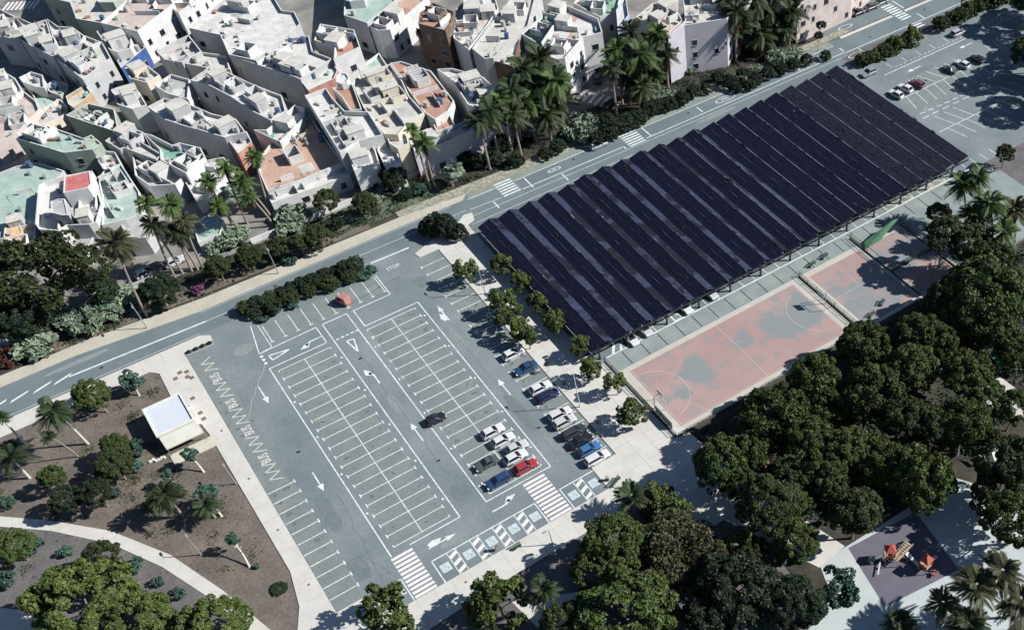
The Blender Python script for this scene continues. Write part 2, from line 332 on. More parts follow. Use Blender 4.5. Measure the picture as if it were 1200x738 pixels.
# ------------------------------------------------------------------ painted markings (flat paint, a few mm above the asphalt)
Z1, Z2, Z3 = 0.032, 0.037, 0.042
mk = MB(); P_ = 2.5
def T(b, x, y, s, mt=WHITE): line(b, (x, y - .42 * s), (x, y + .42 * s), .2, Z2, mt)
def bays(x0, x1, xc, y0, n, tl=True, tr=True, skipT=(0, 19)):
    for k in range(n):
        y = y0 - P_ * k
        line(mk, (x0, y), (x1, y), .15, Z1, WHITE)
        if k in skipT:
            s = -1 if k == 0 else 1
            if tl: line(mk, (x0, y), (x0, y + s * .45), .17, Z2, WHITE)
            if tr: line(mk, (x1, y), (x1, y + s * .45), .17, Z2, WHITE)
        else:
            if tl: T(mk, x0, y, 1)
            if tr: T(mk, x1, y, 1)
    if xc is not None: line(mk, (xc, y0 + .1), (xc, y0 - P_ * (n - 1) - .1), .15, Z3, WHITE)
bays(0.0, 9.75, 4.87, 0, 20); bays(17.04, 26.75, 21.9, .08, 20)
def poly(b, pts, w=.15, z=Z1, mt=WHITE, closed=False):
    n = len(pts)
    for i in range(n if closed else n - 1): line(b, pts[i], pts[(i + 1) % n], w, z + (.003 if i % 2 else 0), mt)
poly(mk, [(-1.1, -49.0), (-1.1, 1.5), (9.75, 1.5), (9.75, 6.45), (-1.2, 6.2)], .2)
poly(mk, [(11.0, 6.45), (11.0, -48.6), (2.2, -48.6)], .2)
poly(mk, [(15.8, -48.5), (15.8, 6.45), (11.0, 6.45)], .2)
poly(mk, [(17.15, 6.45), (17.15, 1.25), (27.9, 1.25), (27.9, -48.5), (15.7, -48.5)], .2)
poly(mk, [(17.15, 6.45), (24.7, 6.4), (24.7, 13.1)], .18)
poly(mk, [(-1.2, 6.2), (0.2, 14.2)], .18); poly(mk, [(1.3, 6.5), (1.3, 13.5)], .14)
poly(mk, [(-1.2, 6.2), (1.4, 6.5)], .16)
for i in range(10):
    x = 1.9 + 2.48 * i
    line(mk, (x, 7.7), (x, 12.9), .14, Z1, WHITE); line(mk, (x - .4, 7.7), (x + .4, 7.7), .18, Z2, WHITE)
for k in range(11):
    y = -25.5 - 2.5 * k
    line(mk, (-11.9, y), (-7.4, y), .16, Z1, WHITE); T(mk, -7.35, y, 1)
for k, y in enumerate([12.2, 9.7, 7.1, 4.6, 2.0, -.6, -3.1, -5.65, -8.1, -10.6, -13.1, -15.6, -18.1, -20.6, -23.1, -25.6, -28.1, -30.6, -33.1, -35.6, -38.1, -40.6, -43.1, -45.6, -48.1, -50.5]):
    if k == 0: continue
    line(mk, (32.9, y), (37.7, y), .15, Z1, WHITE); T(mk, 32.85, y, 1)
# dots between the bays and the aisle
for x, y0 in ((-.6, -8.9), (10.4, -3.7), (16.4, -5.0), (27.3, -2.9)):
    for i in range(5):
        yy = y0 - i * 10; 
        if yy > -48: mk.face([(x + .2 * cos(t * pi / 4), yy + .24 * sin(t * pi / 4), Z2) for t in range(8)], WHITE)
# give-way dots
for i in range(5): mk.box(11.7 + .95 * i, 1.1, .022, Z2, .62, .32, WHITE)
for i in range(3): mk.face([(-1.1 + .3 * cos(t * pi / 4), 5.3 - 1.05 * i + .36 * sin(t * pi / 4), Z2) for t in range(8)], WHITE)
# accessible bays
def hatch(x0, x1, y0, y1, mt=WHITEP):
    for i in range(3):
        a = y1 - .2 - i * (y1 - y0) / 3
        mk.face([(x0, a - 1.3, Z2), (x0, a - .6, Z2), (x1, a, Z2), (x1, a - .7 if a - .7 > y0 else y0, Z2)], mt)
SYM = mat('badge_symbol', (0.26, 0.33, 0.36), .8)
def badge(cx, cy):
    mk.face([(cx - .78, cy - .85, Z1), (cx + .78, cy - .85, Z1), (cx + .78, cy + .85, Z1), (cx - .78, cy + .85, Z1)], PALEBLUE)
    arc(mk, (cx - .05, cy - .2), .36, 150, 380, .09, Z2, SYM, 12)
    line(mk, (cx - .12, cy + .5), (cx - .05, cy - .05), .1, Z2, SYM); line(mk, (cx - .05, cy - .03), (cx + .32, cy - .05), .1, Z3, SYM); line(mk, (cx + .3, cy - .05), (cx + .45, cy - .45), .1, Z2, SYM)
    arc(mk, (cx - .15, cy + .62), .06, 0, 360, .1, Z2, SYM, 8)
poly(mk, [(22.0, -53.55), (3.5, -53.55), (3.5, -58.3)], .2)
poly(mk, [(21.9, -53.6), (21.9, -58.3)], .2)
for i in range(5):
    x0 = 3.5 + 4.0 * i
    if i < 4:
        line(mk, (x0 + 2.55, -53.6), (x0 + 2.55, -58.3), .14, Z2, WHITE); line(mk, (x0 + 4.0, -53.6), (x0 + 4.0, -58.3), .14, Z2, WHITE); hatch(x0 + 2.6, x0 + 3.95, -58.3, -53.6)
    badge(x0 + (1.3 if i < 4 else 1.2), -55.9)
poly(mk, [(26.6, -58.3), (26.6, -53.6), (33, -53.6)], .2)
line(mk, (29.1, -53.6), (29.1, -58.3), .14, Z2, WHITE); line(mk, (30.6, -53.6), (30.6, -58.3), .14, Z2, WHITE); hatch(29.2, 30.5, -58.3, -53.6); badge(27.9, -56); badge(31.8, -55.9)
poly(mk, [(-6.9, -53.6), (-1.7, -53.6), (-1.7, -58.3)], .2); line(mk, (-4.0, -53.6), (-4.0, -58.3), .14, Z2, WHITE); hatch(-5.3, -4.1, -58.3, -53.6); badge(-2.8, -55.6); badge(-6.1, -55.4)
# zebra crossings inside the car park
def zebra_x(x0, x1, y0, y1, n, mt=WHITEP, duty=.55):
    s = (y1 - y0) / n
    for i in range(n): mk.face([(x0, y0 + i * s, Z2), (x1, y0 + i * s, Z2), (x1, y0 + i * s + s * duty, Z2), (x0, y0 + i * s + s * duty, Z2)], mt)
zebra_x(22.2, 26.2, -58.2, -48.8, 11, duty=.62); zebra_x(-1.4, 2.2, -58.2, -49.0, 11, duty=.62)
zebra_x(60.6, 63.8, 18.4, 24.6, 7, WHITE) if False else None
for X0, X1, Y0, Y1, n in ((56.6, 60.6, 19.4, 24.8, 6), (87.3, 91.6, 18.1, 24.3, 7), (171.6, 175.0, 21.4, 31.0, 9), (171.5, 175, 15.3, 18.5, 3)):
    zebra_x(X0, X1, Y0, Y1, n, WHITE, .5)
# road lines
line(mk, (-6.0, 20.4), (-30.2, 21.2), .35, Z1, WHITE); line(mk, (-6, 20.4), (48, 20.3), .14, Z1, WORN)
line(mk, (-8, 17.9), (-200, 17.9), .12, Z1, WORN); line(mk, (-6, 23.3), (46, 23.3), .1, Z1, WORN)
for x, y in ((-31.2, 21.3), (-34.6, 21.4), (-38.4, 21.5), (-42.0, 21.6), (-46, 21.7)):
    mk.face([(x - 1.9, y - .7, Z1), (x + 1.2, y + .2, Z1), (x + 1.7, y + .7, Z1), (x - 1.3, y - .1, Z1)], WHITE)
line(mk, (49, 20.0), (56, 19.6), .18, Z1, WORN); line(mk, (61, 19.4), (86, 19.1), .2, Z1, WHITE); line(mk, (92, 18.7), (150, 18.9), .2, Z1, WHITE); line(mk, (150, 18.6), (260, 18.6), .2, Z1, WHITE)
line(mk, (47, 17.8), (150, 17.4), .14, Z1, WORN); line(mk, (47, 15.5), (86, 15.4), .14, Z1, WORN)
line(mk, (61, 22.9), (86, 23.0), .16, Z1 + .002, WHITE); line(mk, (92, 22.6), (150, 22.7), .16, Z1 + .002, WHITE); line(mk, (50, 23.3), (56, 23.2), .16, Z1 + .002, WHITE)
line(mk, (25.5, 16.9), (33.5, 16.7), .35, Z1, WHITE)
for x, y0, y1 in ((54.0, 16.9, 19.3), (63.1, 18.6, 22.5), (93.3, 18.8, 22.4), (107.9, 19.4, 21.7), (122.3, 19.5, 21.6), (136.6, 19.1, 21.2), (150.5, 19.3, 21), (154.2, 15.3, 18.1), (177.1, 18.7, 21.7), (176.2, 25.6, 30.2), (70.3, 18.9, 16.2), (86.2, 19.1, 18.2)):
    line(mk, (x, y0), (x, y1), .28, Z2, WHITE)
for x, y, s in ((69.8, 21.2, .55), (115.2, 20.5, 1), (144.0, 20.1, 1), (158.1, 27.7, .8), (152, 16.4, .9)):
    arc(mk, (x, y), 2.6 * s, 0, 360, .32, Z2, WHITE, 28, .36)
# right-hand lot
for k in range(9):
    x = 149.6 + 2.97 * k
    line(mk, (x, -4.3), (x - 1.4 if k < 1 else x - .9, -9.3), .15, Z1, WHITE)
for k in range(-1, 6):
    x = 154.6 + 2.97 * k
    line(mk, (x, .7), (x + 2.4 - .4, -4.2), .15, Z1, WHITE)
line(mk, (147.0, -4.3), (168.5, -4.2), .16, Z2, WHITE); line(mk, (146, -19.1), (172, -19.1), .16, Z2, WHITE)
for k in range(10):
    x = 147.2 + 2.95 * k
    line(mk, (x + 2.2, -14.0), (x + 3.9, -19), .15, Z1, WHITE) if k not in (3, 4) else None
    line(mk, (x + 1.5, -19.2), (x + 2.6, -24.2), .15, Z1, WHITE)
for k in range(7): line(mk, (147.4 + 2.5 * k, -11.2 - .1 * k), (149.0 + 2.5 * k, -11.5 - .1 * k), .22, Z1, WHITE); 
for k in range(5): line(mk, (146.6 + 3.2 * k, -13.0), (148.6 + 3.2 * k, -13.0), .2, Z1, WHITE)
line(mk, (151.5, 5.5), (179.5, 5.6), .2, Z1, WHITE); line(mk, (182, 5.6), (240, 5.6), .15, Z1, WHITE)
for k in range(9):
    x = 155.2 + 4.75 * k
    line(mk, (x, 6.7), (x, 9.0), .15, Z1, WHITE)
    for j in range(3): line(mk, (x + .8 + 1.35 * j, 6.6), (x + 1.5 + 1.35 * j, 6.6), .15, Z1, WHITE)
for k in range(8): line(mk, (180.4 + 2.95 * k, .8), (179.6 + 2.95 * k, -3.4), .15, Z1, WHITE)
arc(mk, (166.5, -17.6), 4.4, -8, 95, .14, Z1, WHITE)
for k in range(5): line(mk, (166.8, -17.4), (166.8 + 4.3 * cos(radians(15 + 18 * k)), -17.4 + 4.3 * sin(radians(15 + 18 * k))), .1, Z2, WORN)
# bays visible along the south edge of the canopy
line(mk, (48.6, -33.0), (142, -33.0), .26, Z1, WHITE)
for k in range(33):
    x = 57.0 + 2.92 * k
    if x < 118 or x > 135: line(mk, (x, -30.2), (x, -32.9), .15, Z2, WHITE)
for k in range(3): mk.face([(50 + 1.7 * k, -32.9, Z2), (50.6 + 1.7 * k, -32.9, Z2), (52.6 + 1.7 * k, -30, Z2), (52.0 + 1.7 * k, -30, Z2)], WHITE)
for x0, x1 in ((64.2, 67.0), (118.2, 121.0), (122.5, 125.5), (127.5, 131), (131.5, 135)):
    M_ = WHITE if x0 < 100 else mat('cream_paint', (0.50, 0.48, 0.36), .8, c2=(0.36, 0.36, 0.28), scale=1.5)
    poly(mk, [(x0, -30.2), (x1, -30.2), (x1, -32.8), (x0, -32.8)], .3, Z2, M_, True); line(mk, (x0, -30.2), (x1, -32.8), .3, Z3 + .004, M_)
# zig-zag loading bay along the west kerb
zz = [(-8.5, 11.0)]
y = 9.9
k = 0
while y > -24.6:
    if not any(q - 1.05 < y < q + 1.15 for q in (5.15, -2.55, -10.25, -17.95)):
        zz.append((-10.55 if k % 2 == 0 else -8.45, y))
        k += 1; y -= .93
    else:
        if len(zz) > 1: poly(mk, zz, .2, Z1, WORN)
        zz = []; y -= .45
poly(mk, zz, .2, Z1, WORN)
# arrows
def arrow(cx, cy, ang, L, kind='s', w=.2, mt=WHITE):
    c, s = cos(ang), sin(ang)
    def t(p): return (cx + p[0] * c - p[1] * s, cy + p[0] * s + p[1] * c, Z2 + .002)
    h = L / 2
    if kind in 's':
        mk.face([t(p) for p in ((-h, -w * .6), (h - 1.6, -w * .6), (h - 1.6, w * .6), (-h, w * .6))], mt)
        mk.face([t(p) for p in ((h - 1.6, -.55), (h, 0), (h - 1.6, .55))], mt)
    elif kind == 'l':
        mk.face([t(p) for p in ((-h, -.13), (h - 2.2, -.13), (h - 1.2, .35), (h - 1.5, .75), (h - 2.4, .13), (-h, .13))], mt)
        mk.face([t(p) for p in ((h - 2.3, .3), (h - 1.1, .2), (h, 1.0), (h - 1.5, 1.25))], mt)
    elif kind == 'b':
        mk.face([t(p) for p in ((-h, -.13), (h - 1.7, -.13), (h - 1.7, .13), (-h, .13))], mt)
        mk.face([t(p) for p in ((h - 1.7, -.5), (h, 0), (h - 1.7, .5))], mt)
        mk.face([t(p) for p in ((-h + .4, .14), (-h + 1.9, .14), (-h + 2.6, .7), (-h + 1.2, 1.1), (-h + .1, .7))], mt)
arrow(-4.3, -4.0, -pi / 2, 4.8); arrow(-4.3, -28.0, -pi / 2, 4.8); arrow(13.4, -28.1, pi / 2, 5); arrow(30.4, -28.0, pi / 2, 4.8)
arrow(13.2, -11.4, pi / 2, 4.8, 'l'); arrow(30.4, -4.4, pi / 2, 4.8, 'b'); arrow(6.6, -51.1, 0, 4.8, 'b'); arrow(18, -50.9, 0, 4.8, 'l'); arrow(7.4, 3.6, pi, 4.6, 'l')
arrow(159, 3.2, pi, 4.4); arrow(176.5, 3.2, pi, 4.6)
for pts in ([(12.8, -.3), (14.1, -.6), (13.4, -4.1)], [(0.0, 4.7), (.2, 3.2), (3.6, 4.0)]):
    poly(mk, pts, .28, Z2, WHITE, True)
def text(s, x, y, ang, size, mt, z=Z2, sx=1.0):
    cu = bpy.data.curves.new('txt', 'FONT'); cu.body = s; cu.size = size; cu.align_x = 'CENTER'; cu.align_y = 'CENTER'; cu.resolution_u = 2
    o = bpy.data.objects.new('txt', cu)
    me = bpy.data.meshes.new_from_object(o)
    bpy.data.objects.remove(o)
    me.materials.clear(); me.materials.append(mt)
    o = bpy.data.objects.new('painted_word', me); col.objects.link(o); o.location = (x, y, z); o.rotation_euler = (0, 0, ang); o.scale = (sx, 1, 1)
    tag(o, kind='structure')
text('STOP', 28.5, 13.2, 0, 1.5, mat('stop_paint', (.62, .56, .56), .7), sx=.75)
for y in (5.15, -2.55, -10.25, -17.95):
    text('BUS', -9.45, y, pi / 2, 2.3, WHITEP, sx=.6)
text('30', 69.8, 21.2, pi/2, 1.3, WHITE, sx=.5)
for x, y in ((115.2, 20.5), (144, 20.1)): text('30', x, y, pi/2, 3.0, WHITE, sx=.3)
tag(mk.build('painted_markings'), kind='structure')
# drains, patches and worn squares on the pavement
b = MB()
for px, py in ((211, 437), (219, 436), (220, 442), (225, 443), (206, 444), (226, 467), (235, 484), (239, 491), (260, 505), (292, 561), (326, 621), (362, 685), (585, 305), (582, 640), (546, 682)):
    p = at(px, py); b.box(p.x, p.y, .13, .135, .8 if py < 495 else .4, .8 if py < 495 else .4, mat('tree_pit_soil', (.16, .12, .09), .95), rot=.1)
tag(b.build('pavement_pits'), kind='structure')
# ------------------------------------------------------------------ PLANTS
BARK = mat('grey_bark', (0.16, 0.13, 0.10), .95, c2=(0.24, 0.20, 0.16), scale=2)
LIME = mat('whitewashed_bark', (0.52, 0.50, 0.45), .9, c2=(0.38, 0.36, 0.32), scale=2)
PALMB = mat('palm_bark', (0.20, 0.17, 0.14), .95, c2=(0.30, 0.26, 0.21), scale=3)
LF = dict(
    ficus=leafmat('ficus_leaves', (0.026, 0.046, 0.012), (0.074, 0.104, 0.026), .2),
    bright=leafmat('bright_leaves', (0.040, 0.064, 0.016), (0.100, 0.130, 0.034), .18),
    olive=leafmat('olive_leaves', (0.025, 0.038, 0.013), (0.056, 0.070, 0.024), .18),
    dark=leafmat('dark_leaves', (0.012, 0.026, 0.014), (0.030, 0.048, 0.022), .25),
    bluegreen=leafmat('blue_green_leaves', (0.022, 0.055, 0.040), (0.070, 0.130, 0.096), .3),
    pale=leafmat('pale_leaves', (0.10, 0.15, 0.10), (0.30, 0.36, 0.26), .15),
    feather=leafmat('feathery_leaves', (0.045, 0.048, 0.024), (0.085, 0.085, 0.044), .1),
    red=leafmat('red_flowers', (0.07, 0.022, 0.02), (0.11, 0.045, 0.03), .1),
    pink=leafmat('pink_flowers', (0.14, 0.04, 0.12), (0.22, 0.08, 0.19), .1),
    palm=leafmat('palm_leaves', (0.030, 0.058, 0.014), (0.070, 0.110, 0.028), .25),
    palmdark=leafmat('palm_leaves_dark', (0.018, 0.032, 0.013), (0.042, 0.060, 0.024), .25),
    palmbrown=leafmat('palm_leaves_brown', (0.030, 0.036, 0.015), (0.066, 0.068, 0.030), .15),
    skirt=leafmat('dry_fronds', (0.045, 0.036, 0.022), (0.11, 0.085, 0.05), .2))
def quadmesh(name, cen, nor, size, mt, rng, aspect=1.5, roll=None):
    n = len(cen)
    nor = nor / np.linalg.norm(nor, axis=1, keepdims=True)
    t = rng.normal(size=(n, 3)); t -= nor * (t * nor).sum(1, keepdims=True); t /= np.linalg.norm(t, axis=1, keepdims=True)
    u = np.cross(nor, t); sz = size * rng.uniform(.6, 1.25, (n, 1))
    a = t * sz * aspect * .5; c = u * sz * .5
    V = np.stack([cen - a, cen + c * .9 - a * .1, cen + a, cen - c * .9 - a * .1], 1).reshape(-1, 3)
    me = bpy.data.meshes.new(name)
    me.vertices.add(len(V)); me.vertices.foreach_set('co', V.ravel())
    me.loops.add(4 * n); me.loops.foreach_set('vertex_index', np.arange(4 * n))
    me.polygons.add(n); me.polygons.foreach_set('loop_start', np.arange(0, 4 * n, 4)); me.polygons.foreach_set('loop_total', np.full(n, 4))
    me.update(calc_edges=True); me.materials.append(mt); return me
def crown_mesh(name, seed, mt, nclump=70, per=110, leaf=.075, zlo=-.45, squash=.85, rad=(.55, .92), cr=(.17, .30), tuft=.6):
    rng = np.random.default_rng(seed)
    C = []
    # lumpy outline: random lobes
    lobes = rng.normal(size=(7, 3)); lobes /= np.linalg.norm(lobes, axis=1, keepdims=True); amp = rng.uniform(.0, .22, 7)
    while len(C) < nclump:
        d = rng.normal(size=3); d /= np.linalg.norm(d)
        if d[2] < zlo: continue
        k = 1 + sum(a * max(0, d @ l) ** 4 for a, l in zip(amp, lobes)) - .08
        C.append(np.append(d * k * rng.uniform(*rad) ** .6, rng.uniform(*cr)))
    C = np.array(C); cen = []; nor = []
    for c in C:
        out = c[:3] / (np.linalg.norm(c[:3]) + 1e-6)
        d = rng.normal(size=(per, 3)); d /= np.linalg.norm(d, axis=1, keepdims=True)
        d = d + out * .55; d /= np.linalg.norm(d, axis=1, keepdims=True)
        r = rng.uniform(.55, 1.0, (per, 1)) ** .5
        cen.append(c[:3] + d * c[3] * r); nor.append(d * (1 - tuft) + rng.normal(size=(per, 3)) * tuft * .8 + np.array([0, 0, .25]))
    cen = np.vstack(cen); nor = np.vstack(nor); cen[:, 2] *= squash
    me = quadmesh(name, cen, nor, leaf, mt, rng)
    return me
CR = {}
def crown(kind, v):
    k = (kind, v)
    if k in CR: return CR[k]
    s = abs(hash(kind)) % 1 + v * 13 + len(kind) * 7
    if kind in ('ficus', 'dark', 'olive'): me = crown_mesh('crown_' + kind, s, LF[kind], 120, 130, .06, rad=(.45, .86), cr=(.11, .21), tuft=.55)
    elif kind == 'bright_big': me = crown_mesh('crown_bright_big', s, LF['bright'], 130, 130, .06, rad=(.45, .9), cr=(.1, .19), tuft=.55)
    elif kind == 'bright': me = crown_mesh('crown_bright', s, LF[kind], 44, 60, .13, zlo=-.9, squash=.95, rad=(.3, .88), cr=(.15, .30))
    elif kind == 'bluegreen': me = crown_mesh('crown_bluegreen', s, LF[kind], 26, 50, .2, zlo=-.9, squash=.9, rad=(.3, .9), cr=(.22, .4))
    elif kind == 'pale': me = crown_mesh('crown_pale', s, LF[kind], 30, 26, .42, zlo=-.2, squash=.6, rad=(.4, 1), cr=(.2, .3), tuft=.8)
    elif kind == 'feather': me = crown_mesh('crown_feather', s, LF[kind], 60, 130, .07, zlo=-.3, squash=.6, rad=(.3, 1.05), cr=(.2, .34), tuft=.9)
    elif kind == 'open': me = crown_mesh('crown_open', s, LF['olive'], 46, 90, .07, zlo=-.1, squash=.5, rad=(.35, 1.15), cr=(.12, .26), tuft=.9)
    else: me = crown_mesh('crown_' + kind, s, LF[kind], 26, 50, .2, zlo=-.5)
    CR[k] = me; return me
def trunk_mesh(r, h, mt, limbs=4, spread=.5, rng=random):
    b = MB(); lean = (rng.uniform(-.05, .05) * h, rng.uniform(-.05, .05) * h)
    p0 = Vector((0, 0, -.05)); p1 = Vector((lean[0] * .5, lean[1] * .5, h * .55)); p2 = Vector((lean[0], lean[1], h))
    b.tube(p0, (0, 0, .25), r * 1.5, r * 1.05, mt, 8); b.tube((0, 0, .2), p1, r * 1.05, r * .8, mt, 8); b.tube(p1, p2, r * .8, r * .55, mt, 8)
    a0 = rng.uniform(0, 6)
    for i in range(limbs):
        a = a0 + 2 * pi * i / limbs + rng.uniform(-.3, .3); L = spread * rng.uniform(.8, 1.1)
        q = p1.lerp(p2, rng.uniform(.1, .8)); e = q + Vector((cos(a) * L, sin(a) * L, L * .8)); b.tube(q, e, r * .45, r * .15, mt, 6)
    return b
G1_ = 'broad park trees on the east side'
vidx = 0
def tree(label, px, py, rpx, kind='ficus', zc=None, group=None, cat='tree', name='round_tree', bark=None, flat=1.0, tr=None, base=None):
    """crown centre seen at photo pixel (px,py), radius in photo pixels; trunk to the ground"""
    global vidx; vidx += 1
    R0 = rpx * mpp(at(px, py, 5))
    if zc is None: zc = R0 * .95 + 1.6
    c = at(px, py, zc); R0 = rpx * mpp(c)
    g0 = Vector((c.x, c.y, 0)) if base is None else at(base[0], base[1], 0)
    rt = empty(name, (g0.x, g0.y, 0), 0, label, cat, group)
    lx, ly = c.x - g0.x, c.y - g0.y
    r_ = tr or max(.07, R0 * .045)
    rg = random.Random(vidx)
    b = MB(); mt = bark or BARK
    a_, e_ = Vector((0, 0, -.05)), Vector((lx * .85, ly * .85, zc * .85))
    md = a_.lerp(e_, .5) + Vector((rg.uniform(-.1, .1), rg.uniform(-.1, .1), 0)) * r_ * 8
    b.tube(a_, a_.lerp(md, .12), r_ * 1.5, r_ * 1.05, mt, 8); b.tube(a_.lerp(md, .1), md, r_ * 1.05, r_ * .8, mt, 8); b.tube(md, e_, r_ * .8, r_ * .5, mt, 8)
    for i in range(5):
        a = 2 * pi * i / 5 + rg.uniform(-.3, .3); L = R0 * .6; q = md.lerp(e_, rg.uniform(.2, .9))
        b.tube(q, q + Vector((cos(a) * L, sin(a) * L, L * .6)), r_ * .45, r_ * .15, mt, 6)
    b.build('trunk', rt)
    ks = rg.uniform(.80, .92) if group == G1_ else .9 if kind in ('ficus', 'olive', 'dark') else 1.0
    link('crown', crown(kind, vidx % 6), rt, (lx, ly, zc), (0, 0, rg.uniform(0, 6.28)), (R0 * ks * rg.uniform(.93, 1.07), R0 * ks, R0 * flat * ks * (rg.uniform(1.0, 1.3) if group == G1_ else 1)))
    return rt
def bush(label, px, py, rpx, kind='dark', group=None, cat='shrub', name='shrub', h=.75):
    R0 = rpx * mpp(at(px, py, 1)); c = at(px, py, R0 * h * .7)
    global vidx; vidx += 1
    rt = empty(name, (c.x, c.y, 0), 0, label, cat, group)
    b = MB(); 
    for i in range(4): b.tube((0, 0, -.03), (cos(i * 1.6) * R0 * .4, sin(i * 1.6) * R0 * .4, R0 * h), .05, .02, BARK, 5)
    b.build('stem', rt)
    link('foliage', crown(kind, vidx % 4), rt, (0, 0, R0 * h * .7), (0, 0, vidx * 1.7), (R0, R0, R0 * h))
    return rt
# palms
def frond_set(name, seed, mt, n=30, L=1.0, up=(-.5, .95), nl=13, lw=.035, ll=.34, fan=False):
    rng = np.random.default_rng(seed); V = []; Fc = []
    def quad(a, b_, c_, d_):
        k = len(V); V.extend([a, b_, c_, d_]); Fc.append((k, k + 1, k + 2, k + 3))
    for i in range(n):
        az = 2 * pi * (i * .381966) + rng.uniform(-.35, .35); el = rng.uniform(*up) * 1.2
        d = np.array([cos(az) * cos(el), sin(az) * cos(el), sin(el)]); side = np.array([-sin(az), cos(az), 0])
        Lf = L * rng.uniform(.62, 1.15)
        def P(t): return d * Lf * t + np.array([0, 0, -1]) * .42 * Lf * t * t * (1 if el > -.2 else .5)
        if fan:
            for s in (0,):
                p0, p1 = P(0), P(.5); quad(p0 - side * .012, p0 + side * .012, p1 + side * .012, p1 - side * .012)
            dr = P(.6) - P(.5); dr /= np.linalg.norm(dr); upv = np.cross(dr, side)
            for j in range(11):
                a = (j - 5) * .27; q = dr * cos(a) + side * sin(a); tip = P(.5) + q * Lf * .5 + np.array([0, 0, -.10 * abs(a) * Lf - .05]); w = np.cross(q, upv) * lw * 1.5
                m_ = P(.5) + q * Lf * .3
                quad(P(.5), m_ + w, tip, m_ - w)
        else:
            for j in range(nl):
                t = .12 + .86 * j / nl; p = P(t); dr = P(t + .03) - p; dr /= np.linalg.norm(dr); l = ll * (1 - abs(t - .45) * 1.1) * Lf
                for s in (-1, 1):
                    q = side * s * .8 + dr * .75 + np.array([0, 0, -.35]); q /= np.linalg.norm(q); tip = p + q * l; w = dr * lw
                    quad(p - w * .4, p + q * l * .45 - w, tip, p + q * l * .45 + w)
    me = bpy.data.meshes.new(name); me.from_pydata([tuple(v) for v in V], [], Fc); me.materials.append(mt); me.update(); return me
PF = {}
def pf(kind, v):
    if (kind, v) not in PF:
        if kind == 'skirt': PF[kind, v] = frond_set('dry_fronds', 50 + v, LF['skirt'], 34, 1, (-1.25, -.6), 11)
        elif kind == 'fan': PF[kind, v] = frond_set('fan_fronds', 80 + v, LF['pale'], 26, 1, (-.3, .95), fan=True, lw=.06)
        elif kind == 'washi': PF[kind, v] = frond_set('fan_fronds_green', 90 + v, LF['palm'], 44, 1, (-.6, 1.0), fan=True, lw=.055)
        else: PF[kind, v] = frond_set('fronds_' + kind, 10 + v, LF[kind], 40, 1, (-.45, 1.0), nl=14, lw=.04, ll=.36)
    return PF[kind, v]
def palm(label, base, top, rpx, kind='palm', group=None, zt=None, skirt=True, tr=.2, ty=None, name='palm_tree', bark=None):
    """base pixel on the ground, crown pixel; the height follows from the pixel distance"""
    global vidx; vidx += 1
    B = at(*base, 0)
    if zt is None:
        best = None
        for i in range(10, 300):
            h = i * .1; t = at(top[0], top[1], h); e = (t.x - B.x) ** 2 + (t.y - B.y) ** 2
            if best is None or e < best[0]: best = (e, h)
        zt = best[1]
    if ty is not None:
        zt = min(range(60, 135), key=lambda q: abs(at(top[0], top[1], q * .1).y - ty)) * .1
        t_ = at(top[0], top[1], zt); B = Vector((t_.x, max(t_.y, 28.6), 0))
    T = at(top[0], top[1], zt); lx, ly = T.x - B.x, T.y - B.y
    lim = zt * .22; l = sqrt(lx * lx + ly * ly)
    if l > lim: lx, ly = lx * lim / l, ly * lim / l
    if skirt is False: pass
    R0 = rpx * mpp(T)
    # keep the crown where the photo has it: the base gives way
    rt = empty(name, (T.x - lx, T.y - ly, 0), 0, label, 'palm tree', group)
    b = MB(); n = 5; mt = bark or PALMB
    pts = [Vector((lx * (i / n) ** 1.5, ly * (i / n) ** 1.5, -.05 + (zt - .05) * i / n)) for i in range(n + 1)]
    for i in range(n): b.tube(pts[i], pts[i + 1] + Vector((0, 0, .02)), tr * (1.25 - .12 * i), tr * (1.13 - .12 * i), mt, 8)
    b.build('trunk', rt)
    link('fronds', pf(kind, vidx % 3), rt, (lx, ly, zt), (0, 0, vidx * 1.3), (R0, R0, R0))
    if skirt: link('dead_fronds', pf('skirt', vidx % 3), rt, (lx, ly, zt - .1), (0, 0, vidx * 2.3), (R0 * .7, R0 * .7, R0 * 1.0))
    return rt
